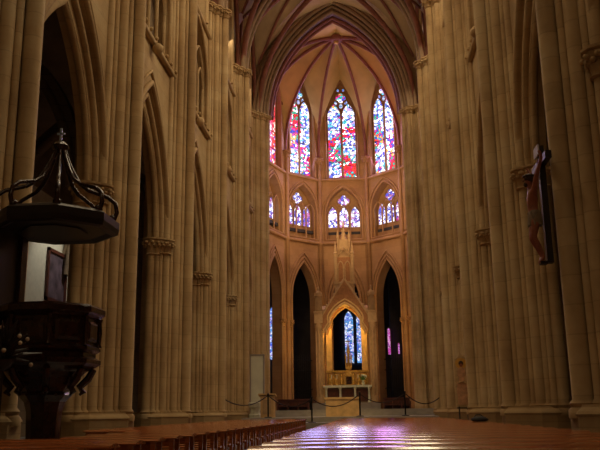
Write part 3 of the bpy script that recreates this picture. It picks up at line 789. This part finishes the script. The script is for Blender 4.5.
for q, x in enumerate((-.95, -.62, .68)):
    c = empty('candlestick', (CX + x, 48.7, 2.3), ['gilt candlestick at the outer end of the altar, farthest from the flowers', 'gilt candlestick between the end candlestick and the tabernacle', 'gilt candlestick between the tabernacle and the flowers'][q], 'candlestick', 'candlesticks on the altar')
    MB().lathe([(.09, 0), (.07, .05), (.025, .1), (.04, .22), (.02, .3), (.05, .36), (.05, .38)], 0, 0, 10).build('stick', M['gilt'], c, True)
    MB().cyl(0, 0, .38, .66, .018, 8).build('candle', M['white_petal'], c)
fl = empty('flower_vase', (CX + .98, 48.7, 2.3), 'vase of greenish white flowers standing on the altar top', 'flowers')
MB().lathe([(.07, 0), (.1, .12), (.06, .25), (.08, .3)], 0, 0, 10).build('vase', M['marble'], fl, True)
mb = MB()
for q in range(26):
    an = random.uniform(0, 2 * PI); el = random.uniform(.2, 1.4); L = random.uniform(.2, .38)
    mb.tube([(0, 0, .28), (L * .5 * math.cos(an) * math.cos(el), L * .5 * math.sin(an) * math.cos(el), .3 + L * .6 * math.sin(el)), (L * math.cos(an) * math.cos(el), L * math.sin(an) * math.cos(el), .3 + L * math.sin(el))], [.012, .03, .008], 5)
mb.build('foliage', M['green'], fl)
for q in range(9):
    an = random.uniform(0, 2 * PI); el = random.uniform(.3, 1.5)
    MB().ball((.28 * math.cos(an) * math.cos(el), .28 * math.sin(an) * math.cos(el) , .34 + .26 * math.sin(el)), .06, 7, 5).build('blossom', M['white_petal'], fl, True)

# statues on the canopy shoulders: robed standing figures
def robed(name, loc, label, mat, hgt=1.35):
    o = empty(name, loc, label, 'statue'); k = hgt / 1.7
    prof = [(.24, 0), (.25, .06), (.2, .5), (.185, .9), (.2, 1.1), (.22, 1.3), (.17, 1.42), (.07, 1.47), (.06, 1.52), (.085, 1.56), (.1, 1.63), (.095, 1.7), (.06, 1.76), (.02, 1.78)]
    mb = MB().lathe([(r_ * k, z * k) for r_, z in prof], 0, 0, 14, 1, .75)
    for s_ in (-1, 1):
        mb.tube([(s_ * .2 * k, 0, 1.33 * k), (s_ * .25 * k, -.06 * k, 1.08 * k), (s_ * .06 * k, -.22 * k, 1.12 * k)], [.075 * k, .065 * k, .045 * k], 8)
        for q in range(5): mb.tube([(s_ * .07 * k, -.2 * k, (1.09 + q * .017) * k), (s_ * .01 * k, -.25 * k, (1.1 + q * .018) * k)], .011 * k, 5)
    mb.tube([(0, -.068 * k, 1.655 * k), (0, -.1 * k, 1.615 * k)], [.012 * k, .022 * k], 5)
    b = mb.build('figure', mat, o, True)
    mb = MB()
    for q in range(9):
        an = PI * q / 8 + PI; mb.tube([(.2 * k * math.cos(an), .15 * k * math.sin(an) - .01, 1.0 * k), (.26 * k * math.cos(an), .2 * k * math.sin(an) - .01, .04)], .022 * k, 5)
    mb.build('robe_folds', mat, b, True)
    MB().ball((0, .03 * k, 1.67 * k), .1 * k, 10, 6, (1, 1, 1)).build('hair', M['stall_wood'], b, True)
    return o
robed('statue', (CX - 1.66, CY - .9, 1.25 + 5.6), 'robed stone statue standing on the canopy shoulder nearer the pulpit', M['canopy_stone'], 1.5)
robed('statue', (CX + 1.66, CY - .9, 1.25 + 5.6), 'robed stone statue standing on the canopy shoulder nearer the crucifix', M['canopy_stone'], 1.5)

# dark iron screens in the two side openings of the apse
for k, i in enumerate((2, 4)):
    fr, w = APS[i]
    g = empty('choir_screen', fr.p(0, .8, -.45), ['dark iron grille screen closing the apse arch on the pulpit side', 'dark iron grille screen closing the apse arch on the crucifix side'][k], 'screen', None, None)
    o = Vector(fr.p(0, .8, -.45))
    f2 = Frame((0, 0, 0), fr.S, fr.N)
    for z in (.1, 1.4, 2.6, 3.3): MB().tube([f2.p(-.98, z), f2.p(.98, z)], .03, 6).build('rail', M['grille'], g)
    for q in range(11):
        x = -.82 + q * .164
        MB().tube([f2.p(x, 0), f2.p(x, 3.5), f2.p(x, 3.75)], [.016, .016, .002], 6).build('bar', M['grille'], g)

# low dark stalls in front of them
def stall(x0, x1, y, label):
    o = empty('choir_stall', ((x0 + x1) / 2, y, .84), label, 'stall', 'low choir stalls'); w = (x1 - x0) / 2
    MB().box(-w, w, -.25, .2, .2, .27).build('seat', M['stall_wood'], o)
    MB().box(-w, w, .2, .27, 0, .58).build('backrest', M['stall_wood'], o)
    for k in range(4):
        x = -w + k * 2 * w / 3
        MB().box(x - .04, x + .04, -.3, .27, 0, .42).build('arm', M['stall_wood'], o)
    MB().box(-w - .05, w + .05, .16, .3, .56, .63).build('rail', M['stall_wood'], o)
stall(-3.85, -2.1, 45.3, 'low dark red wooden stall in front of the arch on the pulpit side')
stall(2.2, 3.65, 45.3, 'low dark red wooden stall in front of the arch on the crucifix side')

# forward altar, marble slab, ambo, pedestal
fa = empty('forward_altar', (.1, 37.1, .52), 'plain golden stone block altar behind the rope', 'altar')
MB().box(-.76, .76, -.38, .38, 0, .78).build('block', M['gold_stone'], fa)
MB().box(-.83, .83, -.42, .42, .78, .87).build('top_slab', M['gold_stone'], fa)
ms = empty('marble_slab', (-4.22, 39.4, .84), 'tall pale marble slab standing against the choir pillar', 'slab')
MB().box(-.33, .33, -.08, .08, 0, 2.7).build('slab', M['marble'], ms)
mb = MB().box(-.36, -.3, -.11, .11, 0, 2.76); mb.box(.3, .36, -.11, .11, 0, 2.76); mb.box(-.36, .36, -.11, .11, 2.7, 2.78); mb.build('border', M['step'], ms)
am = empty('ambo', (-3.35, 36.6, .52), 'pale golden stone ambo in front of the tall marble slab', 'ambo')
MB().prism([(-.3, -.22), (.3, -.22), (.34, .22), (-.34, .22)], 0, .95).build('body', M['gold_stone'], am)
mb = MB(); mb.add([(-.4, -.28, 1.02), (.4, -.28, 1.02), (.4, .3, .92), (-.4, .3, .92), (-.4, -.28, 1.08), (.4, -.28, 1.08), (.4, .3, .98), (-.4, .3, .98)], [(0, 3, 2, 1), (4, 5, 6, 7), (0, 1, 5, 4), (1, 2, 6, 5), (2, 3, 7, 6), (3, 0, 4, 7)])
mb.build('desk', M['gold_stone'], am)
MB().box(-.2, .2, -.24, -.22, .15, .8).build('front_panel', M['canopy_stone'], am)
pd = empty('pedestal', (-4.03, 37.3, .52), 'low pale stone pedestal beside the ambo, behind the rope', 'pedestal')
MB().lathe([(.31, 0), (.31, .12), (.25, .18), (.22, .3), (.21, .42), (.3, .5), (.31, .6)], 0, 0, 8).build('body', M['marble'], pd)
MB().lathe([(.31, .6), (.32, .66), (.28, .7)], 0, 0, 8).build('top_slab', M['marble'], pd)

# rope barrier
POST = [(-1.12, 34.0, .3, 'black rope post at the end of the aisle, nearest of the rope posts'), (-3.2, 35.6, .52, 'black rope post in front of the pale golden ambo'),
        (.92, 35.6, .52, 'black rope post at the edge of the golden forward altar'), (2.92, 35.6, .52, 'black rope post in front of the stall on the crucifix side')]
for x, y, z, lab in POST:
    o = empty('rope_post', (x, y, z), lab, 'post', 'rope barrier posts')
    MB().lathe([(.17, 0), (.17, .025), (.05, .05)], 0, 0, 16).build('foot_plate', M['iron'], o, True)
    MB().cyl(0, 0, .04, 1.0, .035, 10).build('pole', M['iron'], o, True)
    MB().lathe([(.035, .98), (.05, 1.0), (.05, 1.04), (.035, 1.07), (.01, 1.08)], 0, 0, 10).build('cap', M['iron'], o, True)
    MB().tube([(.045 * math.cos(2 * PI * i / 10), .045 * math.sin(2 * PI * i / 10), .95) for i in range(10)], .012, 6, True).build('ring', M['iron'], o, True)
def rope(p, q, sag, label):
    p, q = Vector(p), Vector(q)
    path = [p.lerp(q, t / 14) - Vector((0, 0, sag * 4 * (t / 14) * (1 - t / 14))) for t in range(15)]
    tag(MB().tube(path, .024, 6).build('barrier_rope', M['rope'], None, True), label, 'rope', 'barrier ropes')
rope((-4.5, 31.75, 1.3), (-3.26, 35.57, 1.46), .32, 'dark rope sagging from the pulpit-side pillars to the post before the ambo')
rope((-3.14, 35.56, 1.46), (-1.18, 34.03, 1.25), .36, 'dark rope sagging from the ambo post to the aisle-end post')
rope((-1.06, 34.04, 1.25), (.86, 35.57, 1.46), .38, 'dark rope sagging across the front of the golden forward altar')
rope((.98, 35.6, 1.46), (2.86, 35.6, 1.46), .36, 'dark rope sagging between the two posts on the crucifix side')
rope((2.98, 35.62, 1.46), (4.56, 37.1, 1.3), .34, 'dark rope sagging from the last post to the crucifix-side pillars')

# ------------------------------------------------------------------ benches
def make_bench(x0, x1):
    o = empty('bench', ((x0 + x1) / 2, 0, 0)); w = (x1 - x0) / 2
    mb = MB()
    prof = [(-.19, .425), (.19, .425), (.192, .437)] + [(.19 - .38 * q / 14, .438 + .031 * (1 - (1 - q / 7) ** 2)) for q in range(1, 14)] + [(-.192, .437)]
    mb.loft([[(-w, y, z) for y, z in prof], [(w, y, z) for y, z in prof]])
    mb.build('seat', M['wood'], o, True)
    MB().box(-w + .06, w - .06, -.15, -.125, .33, .425).build('apron', M['wood'], o)
    for sx in (-1, 1):
        for sy in (-1, 1):
            x = sx * (w - .07); y = sy * .14
            MB().loft([[(x - .03, y - .03 + sy * .03, 0), (x + .03, y - .03 + sy * .03, 0), (x + .03, y + .03 + sy * .03, 0), (x - .03, y + .03 + sy * .03, 0)],
                       [(x - .03, y - .03, .43), (x + .03, y - .03, .43), (x + .03, y + .03, .43), (x - .03, y + .03, .43)]]).build('leg', M['wood'], o)
        MB().box(sx * (w - .07) - .015, sx * (w - .07) + .015, -.13, .13, .12, .17).build('stretcher', M['wood'], o)
    MB().box(-w + .08, w - .08, -.02, .02, .12, .16).build('stretcher', M['wood'], o)
    mb = MB().loft([[(sx_ * (w - .02), y, z) for y, z in ((.3, .17), (.46, .17), (.46, .19), (.43, .2), (.38, .203), (.33, .2), (.3, .19))] for sx_ in (-1, 1)])
    mb.build('kneeler', M['wood'], o)
    for sx in (-1, 1): MB().box(sx * (w - .25) - .03, sx * (w - .25) + .03, .32, .44, 0, .17).build('kneeler_foot', M['wood'], o)
    return o
BR = make_bench(.24, 4.08); BL = make_bench(-4.2, -1.26); BS = make_bench(-2.85, -1.26)
used = set()
def place(proto, y, label, group):
    o = proto if proto not in used else copy_tree(proto)
    used.add(proto)
    o.location = (proto.location.x, y, 0); tag(o, label, 'bench', group)
ysR = [32.7 - .92 * k for k in range(31)]
for k, y in enumerate(ysR):
    place(BR, y, 'varnished red-brown bench, crucifix side of the aisle, %s row counted from the rope' % ordinal[k], 'benches on the crucifix side')
ysL = [32.7 - .92 * k for k in range(31)]
for k, y in enumerate(ysL):
    pr = BL if (y > 14.6 or y < 10.3) else BS
    place(pr, y, 'varnished red-brown bench, pulpit side of the aisle, %s row counted from the rope' % ordinal[k], 'benches on the pulpit side')
bag = empty('cloth_bag', (3.85, ysR[15], .475), 'small dark cloth bag lying on a bench end by the crucifix-side pillars', 'bag')
MB().lathe([(.12, 0), (.17, .03), (.16, .07), (.1, .11), (.03, .125)], 0, 0, 14, 1.2, .7).build('body', M['leather'], bag, True)
MB().tube([(-.12, 0, .1), (-.08, 0, .15), (.02, 0, .16), (.1, 0, .1)], .012, 6).build('strap', M['leather'], bag)

# ------------------------------------------------------------------ pulpit
PX, PYY = -3.62, 11.72
pu = empty('pulpit', (PX, PYY, 0), 'dark carved wooden pulpit with octagonal sounding board hung on the pillar', 'pulpit')
o8 = PI / 8
tub = MB().lathe([(.5, 1.42), (.58, 1.5), (.74, 1.58), (.80, 1.62), (.80, 1.68), (.72, 1.72), (.72, 1.78), (.79, 1.82), (.79, 1.86), (.73, 1.9), (.73, 2.3), (.78, 2.34), (.84, 2.38), (.84, 2.46), (.78, 2.5), (.70, 2.5), (.70, 1.9), (.02, 1.9)], 0, 0, 8, a0=o8).build('tub', M['dark_wood'], pu); tub.location = (0, 0, -.11)
for q in range(8):
    an = PI / 4 * q; c, s = math.cos(an), math.sin(an)
    fr = Frame((c * .675, s * .675, 0), (-s, c, 0), (c, s, 0))
    MB().add([fr.p(-.2, 1.95, .02), fr.p(.2, 1.95, .02), fr.p(.2, 2.26, .02), fr.p(-.2, 2.26, .02), fr.p(-.15, 2.0, .04), fr.p(.15, 2.0, .04), fr.p(.15, 2.21, .04), fr.p(-.15, 2.21, .04)],
             [(0, 1, 5, 4), (1, 2, 6, 5), (2, 3, 7, 6), (3, 0, 4, 7), (4, 5, 6, 7)]).build('carved_panel', M['dark_wood'], tub)
    an += PI / 8; c, s = math.cos(an), math.sin(an)
    MB().lathe([(.05, 1.88), (.03, 1.93), (.045, 2.1), (.03, 2.27), (.05, 2.32)], .76 * c, .76 * s, 8).build('corner_column', M['dark_wood'], tub, True)
    MB().tube([(.70 * c, .70 * s, 1.55), (.62 * c, .62 * s, 1.4), (.5 * c, .5 * s, 1.28), (.56 * c, .56 * s, 1.2), (.5 * c, .5 * s, 1.16)], [.05, .06, .06, .05, .02], 7).build('console', M['dark_wood'], tub, True)
MB().lathe([(.55, 1.5), (.5, 1.38), (.44, 1.22), (.36, 1.1), (.4, 1.05), (.3, .95), (.26, .8), (.24, .35), (.34, .25), (.4, .1), (.42, 0)], 0, 0, 8, a0=o8).build('stem', M['dark_wood'], pu)
MB().box(-.80, -.71, -.42, .42, 2.0, 3.66).build('backboard', M['black_wood'], pu)
MB().box(-.72, -.66, .30, .5, 2.4, 3.7).build('backboard_wing', M['dark_wood'], pu)
sb = MB().lathe([(.02, 3.62), (.80, 3.62), (.9, 3.58), (.98, 3.6), (1.0, 3.68), (1.0, 3.8), (.94, 3.84), (.9, 3.86), (.3, 3.95), (.02, 3.98)], -.0, 0, 8, a0=o8).build('sounding_board', M['black_wood'], pu)
MB().lathe([(.5, 3.60), (.5, 3.61), (.02, 3.61)], 0, 0, 8, a0=o8).build('soffit_panel', M['black_wood'], sb)
for q in range(8):
    an = PI / 4 * q + o8; c, s = math.cos(an), math.sin(an)
    prof = [(.9, 3.84), (.95, 3.98), (.92, 4.13), (.8, 4.23), (.64, 4.28), (.48, 4.33), (.33, 4.44), (.22, 4.62), (.13, 4.82), (.07, 5.0)]
    MB().tube([(rr * c, rr * s, z) for rr, z in prof], [.04, .038, .036, .034, .034, .034, .034, .034, .03, .028], 8).build('crown_rib', M['dark_wood'], sb, True)
    MB().ball((.88 * c, .88 * s, 3.87), .07, 8, 5).build('scroll_foot', M['dark_wood'], sb, True)
MB().lathe([(.05, 4.93), (.12, 4.98), (.14, 5.05), (.09, 5.11), (.03, 5.14)], 0, 0, 12).build('finial', M['dark_wood'], sb, True)
MB().box(-.016, .016, -.014, .014, 5.12, 5.36).box(-.065, .065, -.014, .014, 5.25, 5.28).build('cross', M['steel'], sb)

# dried flowers at the pulpit foot, out towards the frame edge
fb = empty('flower_stand', (-3.66, 10.3, .0), 'tall dark flower stand with pale blossoms beside the pulpit', 'flowers')
MB().lathe([(.2, 0), (.2, .03), (.03, .07), (.03, 1.35), (.12, 1.4), (.17, 1.5)], 0, 0, 12).build('stand', M['black_wood'], fb, True)
mb = MB()
for q in range(46):
    an = random.uniform(0, 2 * PI); el = random.uniform(.0, 1.5); L = random.uniform(.3, .6)
    mb.tube([(0, 0, 1.48), (L * .5 * math.cos(an) * math.cos(el), L * .5 * math.sin(an) * math.cos(el), 1.5 + L * .6 * math.sin(el)), (L * math.cos(an) * math.cos(el), L * math.sin(an) * math.cos(el), 1.48 + L * math.sin(el))], [.01, .03, .006], 5)
mb.build('foliage', M['black_wood'], fb)
for q in range(16):
    an = random.uniform(0, 2 * PI); el = random.uniform(-.1, 1.5); L = random.uniform(.35, .55)
    MB().ball((L * math.cos(an) * math.cos(el), L * math.sin(an) * math.cos(el), 1.5 + L * math.sin(el)), .03, 7, 5).build('blossom', M['petal'], fb, True)

# painting in the lit aisle chapel
pt = empty('painting', (-11.40, 30.7, 6.3), 'dark framed painting on the limewashed aisle wall behind the pulpit', 'painting')
MB().box(0, .03, -.9, .9, -.95, .95).build('canvas', M['picture'], pt)
mb = MB().box(0, .09, -1.02, -.88, -1.07, 1.07); mb.box(0, .09, .88, 1.02, -1.07, 1.07); mb.box(0, .09, -1.02, 1.02, .93, 1.07); mb.box(0, .09, -1.02, 1.02, -1.07, -.93)
mb.build('frame', M['stall_wood'], pt)

# ------------------------------------------------------------------ crucifix on the first pillar of the right side
CRX, CRY, CRZ = 4.27, 12.58, 3.02
cr = empty('crucifix', (CRX, CRY, CRZ), 'dark wooden crucifix with carved figure, arms raised, hung on a pillar', 'crucifix')
MB().box(-.05, .05, -.06, .06, 0, 1.98).build('upright', M['black_wood'], cr)
MB().box(-.05, .05, -.52, .52, 1.62, 1.74).build('crossbeam', M['black_wood'], cr)
MB().box(-.075, -.05, -.16, .16, 1.80, 1.97).build('plaque', M['scroll'], cr)
def skin_body(joints, edges, parent, name, mat, sub=2):
    """joints: name -> (pos, radius); one continuous skinned surface"""
    names = list(joints); me = bpy.data.meshes.new(name)
    me.from_pydata([joints[n][0] for n in names], [(names.index(a_), names.index(b_)) for a_, b_ in edges], []); me.update()
    o = bpy.data.objects.new(name, me); COL.objects.link(o); o.parent = parent
    md = o.modifiers.new('skin', 'SKIN'); md.use_smooth_shade = True
    for n, sv in zip(names, me.skin_vertices[0].data):
        rr = joints[n][1]; sv.radius = (rr, rr) if not isinstance(rr, tuple) else rr
        sv.use_root = (n == 'pelvis')
    s2 = o.modifiers.new('sub', 'SUBSURF'); s2.levels = sub; s2.render_levels = sub
    me.materials.append(mat)
    return o
J = {'pelvis': ((-.17, 0, .80), .10), 'waist': ((-.2, 0, .92), .085), 'chest': ((-.2, 0, 1.12), .105), 'neckbase': ((-.19, 0, 1.24), .06), 'neck': ((-.21, .0, 1.3), .042),
     'head': ((-.24, -.01, 1.38), .07), 'crown': ((-.22, -.01, 1.46), .055)}
E_ = [('pelvis', 'waist'), ('waist', 'chest'), ('chest', 'neckbase'), ('neckbase', 'neck'), ('neck', 'head'), ('head', 'crown')]
for s_, t_ in ((-1, 'a'), (1, 'b')):
    J['sh' + t_] = ((-.18, s_ * .14, 1.2), .055); J['el' + t_] = ((-.16, s_ * .28, 1.4), .038); J['wr' + t_] = ((-.10, s_ * .42, 1.62), .026); J['ha' + t_] = ((-.09, s_ * .46, 1.68), .03)
    J['hip' + t_] = ((-.18, s_ * .075, .72), .082); J['kn' + t_] = ((-.24, s_ * .06, .42), .055); J['ca' + t_] = ((-.17, s_ * .05, .28), .048); J['an' + t_] = ((-.1, s_ * .035, .1), .033); J['to' + t_] = ((-.17, s_ * .035, .0), .03)
    E_ += [('chest', 'sh' + t_), ('sh' + t_, 'el' + t_), ('el' + t_, 'wr' + t_), ('wr' + t_, 'ha' + t_), ('pelvis', 'hip' + t_), ('hip' + t_, 'kn' + t_), ('kn' + t_, 'ca' + t_), ('ca' + t_, 'an' + t_), ('an' + t_, 'to' + t_)]
    hx, hy, hz = J['ha' + t_][0]
    for q in range(5):
        if q < 4:
            J['f%d%s' % (q, t_)] = ((hx - .03 - .004 * q, hy + s_ * (.052 - .02 * q), hz + .05 + .006 * (q % 3)), .0085)
            J['g%d%s' % (q, t_)] = ((hx - .06, hy + s_ * (.05 - .018 * q), hz + .065), .0075)
        else:
            J['f4' + t_] = ((hx - .04, hy - s_ * .03, hz - .005), .0095); J['g4' + t_] = ((hx - .065, hy - s_ * .025, hz + .02), .008)
        E_ += [('ha' + t_, 'f%d%s' % (q, t_)), ('f%d%s' % (q, t_), 'g%d%s' % (q, t_))]
body = skin_body(J, E_, cr, 'figure', M['flesh'])
MB().lathe([(.10, .62), (.118, .66), (.115, .76), (.112, .84), (.095, .87)], -.18, 0, 14, .92, 1.2).build('loincloth', M['cloth'], cr, True)
mb = MB()
for q in range(8):
    an = 2 * PI * q / 8; mb.tube([(-.18 + .105 * math.cos(an), .135 * math.sin(an), .84), (-.18 + .112 * math.cos(an + .5), .142 * math.sin(an + .5), .62)], .016, 5)
mb.build('cloth_folds', M['cloth'], cr, True)
mb = MB().ball((-.215, -.01, 1.43), .085, 12, 8, (1, 1, 1))
for q in range(7):
    an = -.9 + 1.8 * q / 6; mb.tube([(-.2 + .06 * math.cos(an), -.01 + .075 * math.sin(an), 1.44), (-.19 + .07 * math.cos(an), -.01 + .085 * math.sin(an), 1.34), (-.18 + .06 * math.cos(an), .09 * math.sin(an), 1.24)], [.03, .03, .012], 6)
mb.build('hair', M['hair'], body, True)
mb = MB().tube([(-.305, -.01, 1.41), (-.325, -.01, 1.385), (-.305, -.01, 1.375)], [.008, .014, .01], 6)
mb.build('nose', M['flesh'], body, True)
mb = MB()
for s_ in (-1, 1): mb.ball((-.295, -.01 + s_ * .024, 1.41), .008, 6, 4)
mb.build('eyes', M['hair'], body, True)
mb = MB().tube([(-.3, -.03, 1.345), (-.308, -.01, 1.345), (-.3, .01, 1.345)], .006, 5); mb.ball((-.285, -.01, 1.315), .035, 8, 5); mb.build('beard', M['hair'], body, True)
mb = MB()
MB().tube([(-.22 + .09 * math.cos(2 * PI * i / 14), -.01 + .09 * math.sin(2 * PI * i / 14), 1.46 + .008 * (i % 2)) for i in range(14)], .014, 6, True).build('thorn_crown', M['hair'], body, True)
MB().box(-.16, -.05, -.07, .07, -.02, .03).build('foot_rest', M['black_wood'], cr)

# ------------------------------------------------------------------ haloed saint panel at the foot of the third pillar
ic = empty('saint_panel', (4.4, 26.55, 0), 'narrow painted panel of a haloed standing saint leaning on a pillar', 'painted panel', None, None, 0)
ic.scale = (1.05, 1.05, 1.06)
fr = Frame((0, 0, 0), (1, 0, 0), (0, -1, 0))
arch_shape(fr, 0, .21, .78, 2.1, .3, 0, .04).build('board', M['icon_ground'], ic)
mb = MB(); pts = [(-.14, .86), (.14, .86), (.17, 1.2), (.15, 1.6), (.12, 1.9), (.05, 2.0), (-.05, 2.0), (-.12, 1.9), (-.15, 1.6), (-.17, 1.2)]
mb.add([fr.p(x, z, .018) for x, z in pts] + [fr.p(x, z, 0) for x, z in pts], [tuple(range(10))] + [(i, (i + 1) % 10, (i + 1) % 10 + 10, i + 10) for i in range(10)])
mb.build('robe', M['robe'], ic)
MB().add([fr.p(.18 * math.cos(2 * PI * i / 20), 2.12 + .17 * math.sin(2 * PI * i / 20), .012) for i in range(20)], [tuple(range(20))]).build('halo', M['halo'], ic)
MB().ball((0, -.018, 2.09), .07, 10, 6, (.85, .3, 1.1)).build('face', M['flesh'], ic, True)
MB().ball((0, -.014, 2.12), .08, 10, 6, (.95, .3, 1.05)).build('hair', M['hair'], ic, True)
mb = MB()
for s_ in (-1, 1): mb.tube([(s_ * .13, -.02, 1.72), (s_ * .12, -.03, 1.5), (s_ * .02, -.035, 1.56)], .03, 6)
mb.build('sleeves', M['icon_ground'], ic, True)
mb = MB()
for s_ in (-1, 1): mb.box(s_ * .13 - .02, s_ * .13 + .02, -.02, .06, 0, .8)
mb.box(-.2, .2, -.06, .08, .74, .78); mb.box(-.2, .2, -.12, .12, 0, .04)
mb.build('stand', M['black_wood'], ic)

# ------------------------------------------------------------------ light
def area(name, loc, target, sx, sy, power, col):
    l = bpy.data.lights.new(name, 'AREA'); l.shape = 'RECTANGLE'; l.size = sx; l.size_y = sy; l.energy = power; l.color = col
    o = bpy.data.objects.new(name, l); COL.objects.link(o); o.location = loc
    o.rotation_euler = (Vector(target) - Vector(loc)).to_track_quat('-Z', 'Y').to_euler(); return o
def spot(name, loc, target, power, col, ang=60, blend=.8, rad=.3):
    l = bpy.data.lights.new(name, 'SPOT'); l.energy = power; l.color = col; l.spot_size = math.radians(ang); l.spot_blend = blend; l.shadow_soft_size = rad
    o = bpy.data.objects.new(name, l); COL.objects.link(o); o.location = loc
    o.rotation_euler = (Vector(target) - Vector(loc)).to_track_quat('-Z', 'Y').to_euler(); return o
def point(name, loc, power, col, rad=.15):
    l = bpy.data.lights.new(name, 'POINT'); l.energy = power; l.color = col; l.shadow_soft_size = rad
    o = bpy.data.objects.new(name, l); COL.objects.link(o); o.location = loc; return o
WARM = (1, .80, .52)
# daylight through the clerestory, bay by bay
for k, y in enumerate([9.25, 15.55, 21.85, 28.15, 34.45, 40.75]):
    e = [150, 290, 360, 370, 370, 300][k]
    for sg in (-1, 1):
        area('clerestory_daylight', (sg * 4.95, y, 20.0), (-sg * 2.0, y - 5.0, 5), 3.0, 5.0, e * ((1.5 if k < 4 else 1.15) if sg > 0 else .70), (1, .79, .50))
# west end daylight behind the camera
area('west_window_daylight', (0, -5.5, 14), (0, 20, 6), 6, 6, 130, (1, .74, .44))
# coloured daylight through the apse glass
for i, p_, c_ in ((2, 290, (.46, .40, 1)), (3, 320, (.46, .40, 1)), (4, 280, (.80, .36, 1))):
    fr, w_ = APS[i]; c = fr.p(0, 19.8, .15)
    area('stained_glass_daylight', c, (c[0] * .2, 15, .5), 2.0, 5.5, p_, c_)
# added fill spots at string-course height, brightening the choir vault from below
for sg in (-1, 1): spot('vault_fill_light', (sg * 4.5, 40.7, 12.4), (0, 42.0, 25), 420, (1, .76, .46), 62, .9, .3)
# warm lamps on the choir arch turned to the apse
for sg in (-1, 1): spot('apse_lamp', (sg * 3.3 + AC, 45.0, 11.9), (-sg * 1.5 + AC, 53, 15), 520, (1, .66, .32), 120, .9, .4)
point('apse_vault_lamp', (AC, 48.2, 15.5), 260, (1, .70, .40), .5)
for sg in (-1, 1): spot('arcade_lamp', (sg * 3.4 + AC, 44.9, 3.6), (-sg * 1.6 + AC, 53, 8), 120, (1, .62, .32), 100, .9, .3)
# lamp inside the canopy
for sg in (-1, 1): point('canopy_lamp', (CX + sg * 1.36, CY - .42, 6.1), 80, (1, .64, .16), .06)
spot('altar_lamp', (.1, 43.5, 11.2), (.1, 49.5, 3.2), 420, (1, .72, .34), 40, .7, .2)
spot('forward_altar_lamp', (.1, 31.5, 11.8), (.1, 37, .9), 1500, (1, .68, .28), 24, .8, .2)
# window of the aisle chapel
spot('aisle_daylight', (-9.2, 29.8, 9.6), (-11.4, 30.0, 6.0), 300, (1, .95, .8), 75, .6, .2)

w = bpy.data.worlds.new('world'); sc.world = w; w.use_nodes = True
w.node_tree.nodes['Background'].inputs[0].default_value = (.5, .6, .8, 1); w.node_tree.nodes['Background'].inputs[1].default_value = .05
sc.view_settings.view_transform = 'Standard'
try: sc.view_settings.look = 'None'
except Exception: pass
sc.view_settings.exposure = 0.0; sc.view_settings.gamma = 1.0; sc.view_settings.use_curve_mapping = False
sc.cycles.use_denoising = True
sc.cycles.max_bounces = 8; sc.cycles.diffuse_bounces = 4
